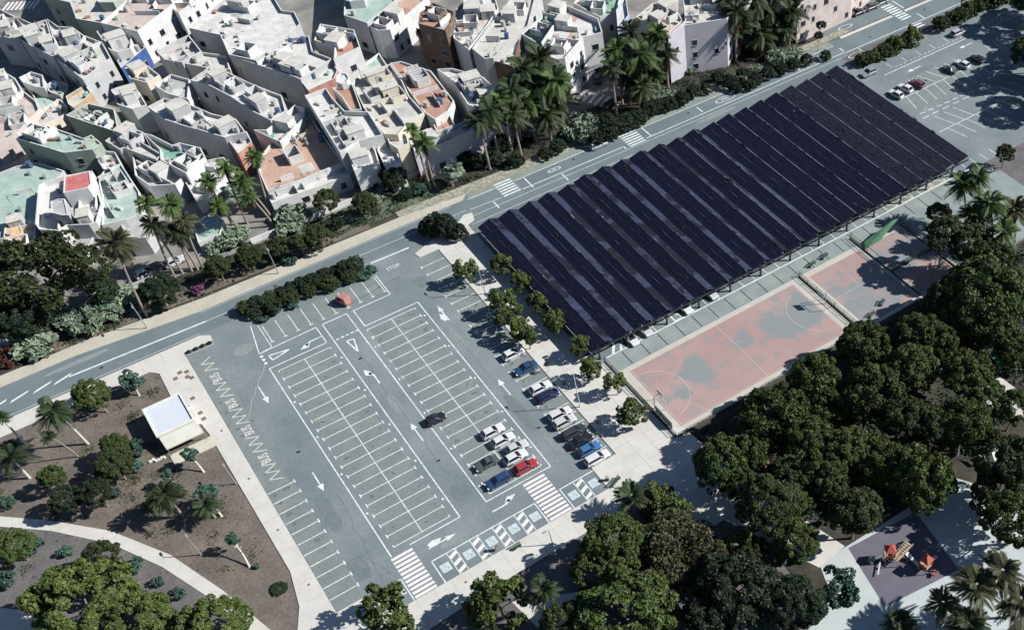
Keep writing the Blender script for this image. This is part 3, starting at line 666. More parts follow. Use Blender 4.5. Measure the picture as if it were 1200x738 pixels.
# ---- big park trees, east side
G1 = 'broad park trees on the east side'
EAST = [
 (845, 545, 37, 'leftmost broad tree by the paved plaza, below the pink court'), (908, 492, 50, 'broad tree touching the lower edge of the pink court'),
 (897, 590, 42, 'round tree just above the sunlit paving patch in the east park'), (868, 568, 26, 'small round tree beside the red play roof'),
 (955, 448, 40, 'dark olive tree beside the right end of the pink court'), (1012, 405, 34, 'shaded tree at the lower right corner of the court'),
 (1066, 432, 38, 'upright tree with a notched top in the middle of the east grove'), (1133, 438, 40, 'round tree left of the green canvas shelter'),
 (1148, 352, 62, 'largest round tree, dense olive crown below the palms at the right'), (1020, 462, 40, 'tree with a sunlit right flank in the grove centre'),
 (968, 556, 36, 'tree standing just above the playground left corner'), (1058, 492, 36, 'olive tree below the notched tree'),
 (996, 524, 34, 'shaded tree filling the middle of the grove'), (932, 632, 34, 'round tree left of the dark playground mat, lower one'),
 (1003, 598, 38, 'round tree whose crown overhangs the playground mat corner'), (1080, 560, 44, 'broad tree directly above the playground mat'),
 (1130, 500, 38, 'dark tree between the grove and the white canvas'), (1182, 545, 42, 'tree at the right edge beside the white canvas'),
 (1190, 610, 46, 'dark broad tree at the right edge level with the playground'),
 (1078, 392, 34, 'dark tree behind the large round one'), (1192, 410, 30, 'bluish dark tree at the right edge near the green canvas'),
 (1188, 478, 26, 'teal tinged tree at the right edge over the pavement'), (945, 512, 36, 'tree below the court edge with sunlit tufts'),
 (930, 560, 30, 'tree between red play roof and the grove'), (1160, 300, 30, 'dark tree under the right hand palms'), (975, 480, 34, 'dark tree between the court corner tree and the grove centre'), (1095, 500, 36, 'tree filling the gap right of the grove centre'), (880, 528, 30, 'tree wedged between the two leftmost broad trees'),
 (1030, 540, 34, 'tree above the playground, left of its top corner'), (1100, 405, 30, 'dark tree between the notched tree and the largest one'), (1170, 390, 30, 'dark tree in the shadow below the largest round tree'), (1155, 470, 32, 'dark tree above the white canvas'), (1105, 350, 26, 'dark tree touching the left flank of the largest round tree'), (925, 590, 30, 'tree linking the grove to the path trees'), (1180, 340, 30, 'dark tree at the right edge beside the largest round tree'), (1165, 580, 34, 'dark tree overhanging the playground paving at the right')]
for i, (x, y, r, l) in enumerate(EAST):
    if r: tree(l, x, y, r, ('ficus', 'ficus', 'olive')[i % 3] if y > 420 else 'ficus', zc=(6.2 if r > 34 else 5.0) + (i * 7 % 5) * .5, group=G1, name='broad_tree')
G2 = 'trees along the lower edge of the park'
for x, y, r, k, l in ((726, 640, 50, 'ficus', 'big round tree by the lower right car park corner'), (735, 722, 72, 'ficus', 'widest dark crown at the bottom centre'),
    (454, 722, 37, 'bright', 'bright green tree overhanging the lower kerb of the car park'), (584, 706, 40, 'bright', 'bright green tree in the shaded bed under the lower pavement'),
    (862, 690, 62, 'dark', 'large dark feathery tree at the bottom right of centre'), (930, 706, 46, 'dark', 'dark tree left of the playground paving'),
    (98, 708, 62, 'bright_big', 'largest tree in the lower left park'), (165, 728, 44, 'bright_big', 'tree merging with the right side of the largest lower left tree'),
    (258, 732, 40, 'bright_big', 'round tree at the bottom edge beneath the curved path end'), (700, 668, 40, 'ficus', 'lower half of the tree clump near the car park corner'),
    (665, 735, 40, 'olive', 'low dark crown at the bottom edge right of the shaded bed'), (830, 730, 44, 'dark', 'dark crown at the bottom edge below the teal saplings'),
    (980, 690, 26, 'bluegreen', 'thin blue green tree at the left of the playground paving')):
    tree(l, x, y, r * .93, k, zc=5.5 if r > 45 else 4.6, group=G2, name='broad_tree')
for x, y, l in ((770, 583, 'green sapling with teal skirt in the plaza corner bed, left one'), (795, 600, 'green sapling right of the plaza corner bed'), (866, 634, 'small green tree left of the round playground trees'), (880, 650, 'pale teal crowned small tree below the round grove')):
    tree(l, x, y, 20, 'bright' if y < 640 else 'olive', zc=3.6, group='young trees round the plaza corner', name='young_tree')
for x, y, r, l in ((762, 600, 15, 'teal shrub under the plaza corner sapling'), (783, 577, 9, 'small teal shrub behind the plaza corner saplings'), (790, 590, 10, 'teal shrub between the two plaza corner saplings'), (818, 625, 10, 'dark teal shrub in the shaded bed right of the feathery tree'),
    (890, 642, 12, 'pale teal shrub glowing in sun below the grove'), (806, 678, 15, 'teal shrub with a white patch beneath the feathery tree'), (875, 668, 16, 'teal shrub among the dark lower trees'), (898, 725, 12, 'teal shrub at the bottom edge'), (915, 655, 9, 'teal tuft left of the playground tree'), (1026, 533, 6, 'tiny teal shrub in the grove'), (1150, 290, 9, 'bright teal shrub beside the white climbing frame')):
    bush(l, x, y, r, 'bluegreen', group='teal shrubs in the east park')
tree('brownish feathery tree in the middle of the lower bed', 790, 640, 44, 'feather', zc=5.2, name='feathery_tree'); tree('brownish feathery tree, smaller right neighbour of the first', 822, 655, 30, 'feather', zc=4.2, name='feathery_tree')
palm('short dark palm in the shaded bed under the lower pavement', (640, 728), (636, 690), 24, 'palmdark', skirt=False)
palm('dark palm shadowed at the plaza corner bed', (745, 600), (740, 580), 26, 'palmdark', skirt=False)
# plaza trees
G3 = 'small round trees on the plaza beside the solar canopy'
PL = [(548, 317, 14, 'small tree left of the lamp post at the top of the plaza'), (588, 309, 13, 'small tree nearest the upper left canopy corner'), (609, 330, 13, 'small plaza tree second along the canopy edge'), (628, 354, 13, 'small plaza tree third along the canopy edge'),
 (650, 376, 14, 'small plaza tree fourth along the canopy edge'), (680, 404, 13, 'small plaza tree at the lower canopy corner'), (591, 352, 15, 'plaza tree over the shaded bays, upper one'), (589, 372, 12, 'plaza tree over the shaded bays, between two bigger'),
 (607, 383, 14, 'plaza tree over the shaded bays, middle one'), (618, 394, 11, 'plaza tree over the shaded bays beside the pale paving'), (604, 362, 9, 'small plaza tree crown on the kerb by the shaded bays'), (692, 431, 14, 'lone small tree beside the lower canopy corner pavement'), (722, 448, 13, 'small tree overlapping the court fence'), (741, 482, 17, 'largest lone plaza tree, beside the lower fence')]
for x, y, r, l in PL: tree(l, x, y, r, 'bright', zc=3.3, group=G3, name='plaza_tree', tr=.1)
for x, y, l in ((641, 426, 'tiny sapling in a square pit by the dark blue car'), (662, 449, 'tiny sapling by the white and navy cars'), (702, 495, 'tiny sapling by the blue and black cars')):
    tree(l, x, y, 3.5, 'olive', zc=2.2, group='tiny saplings along the plaza kerb', name='sapling', tr=.04)
# car-park median hedge and hedges by the right-hand lot
G4 = 'hedge shrubs between car park and road'
hp = [(288, 361), (303, 356), (316, 350), (329, 343), (341, 338), (354, 334), (367, 330), (379, 323), (392, 319), (404, 315), (416, 311), (338, 348), (362, 341), (386, 333), (410, 324), (297, 366), (320, 360)]
hp.sort()
for i, (x, y) in enumerate(hp):
    bush('hedge shrub between car park and road, %s counted from the left end' % ('first second third fourth fifth sixth seventh eighth ninth tenth eleventh twelfth thirteenth fourteenth fifteenth sixteenth seventeenth'.split()[i]), x, y, (11, 9.5, 12, 10)[i % 4], 'dark' if i % 3 else 'olive', G4, 'hedge', 'hedge_shrub', .95)
for i, (x, y) in enumerate(((428, 322), (434, 317), (345, 356), (398, 330), (308, 371))):
    bush(('teal low plant at the rounded right tip of the car park hedge', 'teal low plant behind the right tip of the hedge', 'teal low plant in the front of the car park hedge, left half', 'teal low plant in front of the hedge near the red vehicle', 'teal low plant at the left tip of the car park hedge')[i], x, y, 8, 'bluegreen', 'teal plants in the car park hedge', 'shrub', 'low_plant', .6)
G5 = 'clump by the canopy corner and the road'
for x, y, r, l in ((499, 268, 10, 'leftmost shrub in the clump between road and plaza'), (511, 265, 14, 'tallest shrub in the clump between road and plaza'), (524, 267, 15, 'broad dark shrub in the clump between road and plaza'), (536, 272, 12, 'right hand shrub of the clump, beside the white parasol')):
    bush(l, x, y, r, 'dark', G5, 'shrub', 'shrub', 1.2)
G6 = 'hedge trees between the road and the right hand lot'
hr = [(1008, 71, 9), (1017, 68, 10), (1027, 65, 9), (1037, 60, 11), (1047, 53, 12), (1058, 49, 9), (1069, 43, 13), (1103, 28, 11), (1115, 22, 9), (1124, 18, 11), (1134, 11, 11), (1145, 8, 11), (1156, 3, 11), (1167, -1, 11), (1178, -6, 11)]
for i, (x, y, r) in enumerate(hr):
    bush('green hedge tree between the road and the right hand lot, %s from the canopy corner' % ('first second third fourth fifth sixth seventh eighth ninth tenth eleventh twelfth thirteenth fourteenth fifteenth'.split()[i]), x, y, r, 'bright' if i % 2 == 0 else 'olive', G6, 'hedge', 'hedge_shrub', .95)
# verge trees on the north side of the road
G7 = 'clipped round trees on the north verge'
VT = [(186, 342, 24, 'widest clipped round tree on the verge above the brown bed'), (254, 313, 17, 'clipped tree directly right of the pink flowering bush'), (291, 300, 17, 'clipped tree above the lamp post on the sand pavement'), (327, 289, 15, 'clipped tree with a teal plant at its foot'),
 (372, 278, 17, 'clipped tree at the end of the brown bed'), (383, 236, 17, 'clipped tree in front of the white walled terrace house'), (428, 238, 16, 'clipped tree with a bluish right side'), (461, 209, 18, 'darkest clipped round tree in front of the white house'), (350, 284, 13, 'small clipped tree in the verge middle')]
for x, y, r, l in VT: tree(l, x, y, r, 'olive' if r < 18 else 'dark', zc=3.4, group=G7, name='clipped_tree')
# left tree, open crown
tree('large spreading tree with an open crown at the left edge', 48, 322, 58, 'open', zc=7.5, name='spreading_tree', flat=1.1)
tree('dark spreading tree at the left edge under the orange hut', 12, 325, 46, 'open', zc=6.5, name='spreading_tree'); tree('spreading tree with brown tinged top left of the tall palm', 100, 320, 30, 'open', zc=5.5, name='spreading_tree')
tree('low dark tree in the left corner above the agaves', 30, 372, 36, 'dark', zc=4, name='broad_tree'); tree('dark tree between the open crown and the tall palm', 122, 338, 20, 'dark', zc=3.6, name='broad_tree')
G8 = 'pale agave clumps on the verge'
AG = [(40, 402, 20, 'largest pale agave clump near the left edge'), (95, 378, 20, 'pale agave clump at the corner of the sand pavement'), (112, 372, 12, 'small pale agave beside the corner clump'), (128, 366, 12, 'pale dry agave at the left of the brown bed'), (148, 346, 14, 'pale agave left of the widest clipped tree'), (125, 350, 12, 'bluish agave in the shade of the spreading tree'), (76, 372, 12, 'yellowish agave left of the corner clump'),
      (272, 277, 15, 'pale agave heap behind the clipped trees'), (250, 290, 10, 'white flowering agave left of the clipped tree'), (345, 255, 16, 'pale fan plant below the terracotta terrace'), (336, 268, 12, 'bright green fan plant beside the pale one'), (440, 232, 9, 'pale agave heap between two clipped trees'), (447, 215, 11, 'pale shrub left of the darkest clipped tree'), (690, 152, 18, 'wide pale green creeper by the zebra side street'), (675, 157, 13, 'pale green creeper left part by the palms'), (622, 156, 9, 'pale green shrub among the palm trunks'),
      (783, 110, 8, 'pale green shrub under the violet facade'), (808, 80, 8, 'small pale bush in front of the violet facade'), (886, 82, 8, 'striped pale agave under the right palm group'), (913, 68, 13, 'pale agave bank under the right palm group'), (928, 63, 10, 'pale agave at the right end of the bank'), (775, 118, 9, 'pale shrub beside the hedge on the narrow verge'), (300, 322, 0, '')]
for x, y, r, l in AG:
    if r: bush(l, x, y, r, 'pale', G8, 'agave', 'agave_clump', .7)
for x, y, r, l in ((338, 303, 9, 'teal plant at the foot of a clipped tree'), (333, 252, 12, 'dark teal fan bush under the terrace wall'), (492, 222, 9, 'teal shrub in the shade beyond the red bush'), (435, 226, 9, 'teal tuft on the clipped tree'), (120, 356, 12, 'teal shrub behind the agaves'), (55, 395, 8, 'teal agave beside the largest pale agave'), (985, 0, 0, '')):
    if r: bush(l, x, y, r, 'bluegreen', 'teal shrubs on the north verge')
bush('round pink flowering bush at the verge edge', 233, 339, 7, 'pink', None, 'flowering bush', 'flowering_bush', 1.1)
bush('dark red flowering bush at the left edge', 8, 420, 12, 'red', None, 'flowering bush', 'flowering_bush', .9)
bush('dark red bush in the shade behind the small palm', 499, 206, 8, 'red', None, 'flowering bush', 'flowering_bush', .7)
# dark shrub belt along the narrow verge
SB = [(590, 168, 12), (605, 188, 10), (577, 185, 12), (640, 180, 9), (655, 172, 10), (700, 162, 11), (712, 158, 11), (722, 150, 12), (735, 144, 12), (748, 138, 12), (760, 130, 12), (772, 124, 10), (785, 122, 10), (798, 116, 10), (812, 108, 9), (828, 104, 8), (842, 92, 9), (855, 96, 10), (870, 90, 10), (885, 94, 9), (900, 86, 9), (915, 82, 8), (930, 76, 8), (945, 70, 8), (878, 100, 8), (862, 104, 7), (560, 190, 10), (545, 185, 10), (395, 262, 8), (475, 228, 8), (968, 66, 7)]
for i, (x, y, r) in enumerate(SB):
    bush('dark shrub in the belt behind the narrow road verge', x, y, r, 'dark', 'dark shrubs in the belt behind the narrow road verge', 'shrub', 'shrub', 1.0)
for x, y, r, l in ((962, 30, 7, 'slender dark tree by the pink house corner, upper crown'), (959, 42, 6, 'slender dark tree beside the pavement end'), (712, 140, 10, 'dark grey green tree beside the side street crossing')):
    tree(l, x, y, r, 'dark', zc=4, group='slender trees at the street corners', name='slender_tree')
# palms north
G9 = 'tall palms on the north verge'
PN = [((173, 371), (134, 283), 27, 'palmbrown', 'lone tall palm with a brownish crown and two thin trunks'), ((214, 320), (178, 262), 17, 'palmdark', 'left lowest palm of the left cluster'), ((225, 318), (198, 238), 19, 'palm', 'highest palm of the left cluster'),
 ((205, 325), (170, 238), 15, 'palm', 'upper left palm of the left cluster'), ((232, 316), (205, 272), 20, 'palmdark', 'right palm of the left cluster with drooping dark fronds'), ((238, 314), (214, 258), 16, 'palmbrown', 'palm of the left cluster nearest the clipped trees'),
 ((275, 268), (243, 212), 15, 'palm', 'left palm of the pair group above the agaves'), ((288, 272), (254, 240), 15, 'palm', 'lower palm of the middle group'), ((290, 262), (262, 195), 15, 'palm', 'palm of the middle group before the white walls'), ((322, 258), (282, 212), 17, 'palm', 'green palm over the terracotta corner'), ((318, 250), (298, 182), 15, 'palm', 'highest palm of the middle group'), ((330, 262), (290, 228), 14, 'palm', 'short palm of the middle group'),
 ((510, 220), (495, 166), 18, 'palm', 'bright green palm in front of the white house'), ((505, 222), (482, 150), 11, 'palm', 'small palm left of the bright green one')]
for b_, t_, r, k, l in PN: palm(l, b_, t_, r, k, G9)
palm('small pale fan palm on the verge', (530, 218), (530, 198), 15, 'fan', None, skirt=False)
palm('blue green fan palm on the shaded lawn', (272, 248), (278, 226), 20, 'fan', None, skirt=False)
G10 = 'tall palms of the dense group at the side street'
PT = [(632, 68, 21), (612, 82, 20), (650, 92, 20), (598, 104, 20), (628, 100, 20), (654, 116, 22), (572, 128, 20), (600, 132, 18), (640, 132, 18), (618, 118, 18), (586, 116, 16), (560, 140, 16)]
ordw = 'first second third fourth fifth sixth seventh eighth ninth tenth eleventh twelfth thirteenth fourteenth fifteenth sixteenth'.split()
for i, (x, y, r) in enumerate(sorted(PT)):
    palm('tall shaggy palm, %s from left in the dense group left of the side street' % ordw[i], (x + 12, y + 66), (x, y), r * 1.3, ('palmdark', 'palmdark', 'palm', 'palmdark')[i % 4], G10, ty=29.5 + (i * 5 % 4) * 1.7, tr=.26)
PT2 = [(738, 36, 18), (722, 58, 18), (748, 62, 20), (770, 38, 16), (764, 82, 18), (736, 84, 18), (752, 100, 16), (716, 78, 14), (780, 62, 14)]
for i, (x, y, r) in enumerate(sorted(PT2)):
    palm('tall palm, %s from left in the group between white house and violet facade' % ordw[i], (x + 9, y + 58), (x, y), r * 1.3, ('palmdark', 'palm', 'palmdark')[i % 3], 'tall palms right of the side street', ty=30 + (i * 5 % 4) * 1.7, tr=.26)
PT3 = [(862, 12, 18), (880, 24, 20), (902, 10, 20), (926, 14, 18), (918, 32, 16), (892, 38, 18), (866, 34, 14), (850, 0, 14), (935, 0, 14), (884, -4, 18)]
for i, (x, y, r) in enumerate(sorted(PT3)):
    palm('tall palm, %s from the left in the dark group by the pinkish building' % ordw[i], (x + 4, y + 58), (x, y), r * 1.3, 'palmdark', 'tall palms by the pinkish building', ty=29.5 + (i * 5 % 4) * 1.8, tr=.26)
# west park
tree('round clipped tree beside the south pavement', 108, 463, 23, 'ficus', zc=3.6, name='clipped_tree', base=(126, 483))
tree('teal crowned tree with pale trunk beside the south pavement', 155, 446, 12, 'bluegreen', zc=3.0, name='young_tree', base=(163, 463), bark=LIME, tr=.16)
palm('dark palm leaning over the south pavement, seen against its fallen shadow', (103, 520), (62, 480), 26, 'palmdark', 'park palms', skirt=False, bark=LIME)
palm('thin palm with a long bare trunk below the leaning one', (92, 535), (56, 510), 11, 'palmdark', 'park palms', skirt=False, tr=.12)
palm('palm at the left edge with grey green fronds', (35, 560), (12, 535), 24, 'palmdark', 'park palms', skirt=False, bark=LIME); palm('pale trunk palm crossing the pavement at the left edge', (30, 520), (0, 488), 12, 'palmdark', 'park palms', skirt=False, bark=LIME)
palm('short dark palm left of the bent white trunk', (215, 605), (192, 578), 25, 'palmdark', 'park palms', skirt=False); palm('low dark palm in front of the bent white trunk', (252, 606), (240, 592), 20, 'palmdark', 'park palms', skirt=False)
palm('small palm crown left of the bent trunk palm', (160, 583), (178, 590), 15, 'palmdark', 'park palms', skirt=False)
for x, y, r, k, l in ((60, 558, 17, 'ficus', 'small round tree in the upper part of the west park'), (134, 522, 18, 'ficus', 'round crown on top of the clump left of the kiosk'), (134, 545, 24, 'olive', 'olive tree in the clump left of the kiosk'), (76, 586, 20, 'dark', 'left dark tree above the curved path'), (112, 577, 20, 'dark', 'right dark tree above the curved path'), (16, 640, 25, 'ficus', 'round tree at the left edge under the curved path'), (118, 652, 24, 'olive', 'olive crown rising behind the largest tree')):
    tree(l, x, y, r, k, zc=3.8, group='round trees of the west park', name='round_tree')
SAP = [((205, 567), (195, 555), 6, 'teal sapling with curved pale trunk left of the crossing trunks'), ((239, 553), (221, 532), 9, 'teal sapling with a pale bent trunk right of the kiosk awning'), ((260, 605), (242, 580), 12, 'teal sapling with the thickest bent white trunk'), ((293, 665), (273, 632), 8, 'teal sapling near the long bench shadow by the car park'), ((218, 580), (205, 572), 7, 'pale sapling amid the dark palm fronds')]
for b_, t_, r, l in SAP: tree(l, t_[0], t_[1], r, 'bluegreen', zc=3.2, group='teal saplings with bent pale trunks', name='sapling', base=b_, bark=LIME, tr=.17)
TS = [(78, 645, 8, 'teal shrub on the grey soil under the curved path'), (38, 640, 11, 'teal shrub beside the round tree at the left edge'), (5, 678, 12, 'teal shrub at the left edge above the blue pavement'), (138, 662, 9, 'left teal shrub of the cluster of three'), (149, 668, 11, 'middle teal shrub of the cluster of three'), (160, 660, 8, 'right teal shrub of the cluster of three'), (185, 681, 7, 'teal shrub right of the cluster of three'), (208, 696, 8, 'dark teal shrub above the bottom tree'), (8, 588, 9, 'teal shrub above the curved path at the left edge'),
      (158, 525, 11, 'teal shrub beside the clump left of the kiosk'), (156, 545, 9, 'lower teal shrub beside the clump left of the kiosk'), (134, 578, 7, 'pale teal shrub right of the dark trees'), (300, 663, 4, 'tiny teal shrub at the park tip'), (14, 520, 6, 'teal sapling at the left edge'), (97, 575, 4, 'tiny teal tuft between the two dark trees')]
for x, y, r, l in TS: bush(l, x, y, r, 'bluegreen', 'teal shrubs of the west park', 'shrub', 'shrub', .9)
bush('low black shrub in the tip of the west park', 326, 689, 10, 'dark', None, 'shrub', 'shrub', .3)
# right-hand palms
G11 = 'palms at the lower right corner of the canopy'
PR = [((1132, 262), (1128, 214), 22, 'palm'), ((1150, 262), (1146, 206), 20, 'palm'), ((1165, 290), (1160, 236), 26, 'palm'), ((1190, 290), (1188, 246), 26, 'palmbrown'), ((1145, 290), (1142, 250), 24, 'palm'), ((1178, 320), (1176, 270), 24, 'palm')]
for i, (b_, t_, r, k) in enumerate(PR): palm('%s palm from the left in the group below the canopy corner' % ordw[i], b_, t_, r, k, G11, bark=LIME if i == 0 else None)
for x, y, r, l in ((1100, 250, 16, 'small tree left of the palms at the canopy corner'), (1108, 272, 26, 'dark tree beside the green tarpaulin'), (1138, 286, 28, 'dark tree under the palms at the canopy corner'), (1178, 180, 13, 'small tree standing on the right hand lot'), (1100, 285, 14, 'shrubby tree between tarpaulin and palms')):
    tree(l, x, y, r, 'olive', zc=3.6 if 'lot' in l or 'left of' in l else 8.5, group='small trees by the canopy corner', name='round_tree')
G12 = 'palms in the lower right corner'
for i, (b_, t_, r, k) in enumerate((((1112, 738), (1105, 705), 26, 'palmbrown'), ((1150, 735), (1145, 685), 34, 'palmbrown'), ((1180, 725), (1175, 668), 34, 'palmbrown'), ((1200, 740), (1196, 700), 34, 'palmbrown'), ((1140, 760), (1135, 730), 30, 'palmdark'))):
    palm('%s feathery palm from the left in the bottom right corner' % ordw[i], b_, t_, r, k, G12, skirt=False)
palm('low palm tuft at the bottom edge right of the playground paving', (1058, 745), (1055, 728), 24, 'palmdark', None, skirt=False)
# trees standing right of the frame; their shade falls on the lot
for i, (x, y, h, r) in enumerate(((191, -14, 9, 4.6), (197, -8, 9.5, 4.6), (186, -26, 8, 5), (196, -24, 9, 5), (205, -3, 9, 4), (215, 1, 9, 5), (176, -32, 6.5, 4), (208, -16, 10, 5), (186, -36, 8, 5), (176, -17, 8, 4.6), (181.6, -15.7, 8, 4), (183.3, -22.5, 8, 4.6), (174.5, -27, 8, 4.6), (170, -30, 8, 4), (193, 0, 8, 4.2), (202, 1.5, 8, 4.4), (193.7, -12.6, 8, 4))):
    vidx += 1
    rt = empty('broad_tree', (x, y, 0), 0, 'dark tree on the right side of the right hand lot', 'tree', 'trees shading the right hand lot')
    bb = MB(); bb.tube((0, 0, -.05), (0, 0, h), .25, .14, BARK); bb.build('trunk', rt)
    link('crown', crown('olive', i % 4), rt, (0, 0, h), (0, 0, i), (r, r, r))

# ------------------------------------------------------------------ ground cover nobody could count
def scatter(name, polys, n, size, mt, zmax=.3, seed=1, clump=.0, holes=(), flat=False):
    rng = np.random.default_rng(seed); pts = []
    xs = [p[0] for P in polys for p in P]; ys = [p[1] for P in polys for p in P]
    cl = [(rng.uniform(min(xs), max(xs)), rng.uniform(min(ys), max(ys))) for _ in range(max(1, int(n / 60)))]
    tries = 0
    while len(pts) < n and tries < n * 12:
        tries += 1
        if rng.random() < clump: c = cl[rng.integers(len(cl))]; x, y = c[0] + rng.normal() * .7, c[1] + rng.normal() * .7
        else: x, y = rng.uniform(min(xs), max(xs)), rng.uniform(min(ys), max(ys))
        if any(inside((x, y), P) for P in polys) and not any(inside((x, y), Hh) for Hh in holes): pts.append((x, y, (.03 if flat else rng.uniform(.05, zmax))))
    cen = np.array(pts); nor = rng.normal(size=cen.shape) * (.12 if flat else .6) + np.array([0, 0, 1])
    me = quadmesh(name, cen, nor, size, mt, rng)
    o = bpy.data.objects.new(name, me); col.objects.link(o); return tag(o, kind='stuff')
hp_ = W((955, 655), (1120, 555), (1190, 575), (1245, 690), (1100, 805), (895, 805), (970, 700))
hq_ = W((760, 500), (800, 495), (870, 555), (1000, 640), (960, 670), (845, 612), (795, 592)); hr_ = W((1120, 453), (1170, 438), (1215, 468), (1215, 503))
tag(scatter('undergrowth', [[(50, -57.5), (190, -57.5), (190, -84), (62, -90), (50, -80)]], 34000, .42, LF['dark'], .5, 3, .75, (hp_, hq_, hr_)), 'dark low undergrowth added to deepen the gaps beneath the east grove', 'undergrowth')  # added to darken the sunlit ground showing between the crowns
tag(scatter('undergrowth', [[(-38, 28.2), (150, 28.2), (150, 36), (-38, 36)]], 14000, .3, LF['dark'], .35, 4, .8), 'low dark ground cover between palms on the north verge', 'ground cover')
tag(scatter('fallen_leaves', [[(-48, -20), (-16, -40), (-15.4, 4), (-18, 13), (-48, 13)], W((-20, 630), (0, 625), (130, 645), (190, 670), (240, 705), (240, 740), (-20, 740))], 5200, .17, leafmat('dry_leaf_litter', (.05, .042, .03), (.21, .18, .13), .1, .0), .1, 5, .35, flat=True), 'scattered dry leaves and tufts on the west park soil', 'fallen leaves')
tag(scatter('dry_grass', [[(-48, -20), (-16, -40), (-15.4, 4), (-18, 13), (-48, 13)]], 3600, .2, LF['olive'], .14, 9, .92), 'thin tufts of grass on the west park soil', 'grass')
tag(scatter('fallen_leaves', [[(-7, -65), (36, -64.5), (44, -80), (44, -95), (-7, -95)]], 3000, .2, leafmat('dry_leaf_litter', (0, 0, 0), (0, 0, 0)), .1, 6, .3, flat=True), 'scattered dry leaves on the shaded bed under the lower pavement', 'fallen leaves')
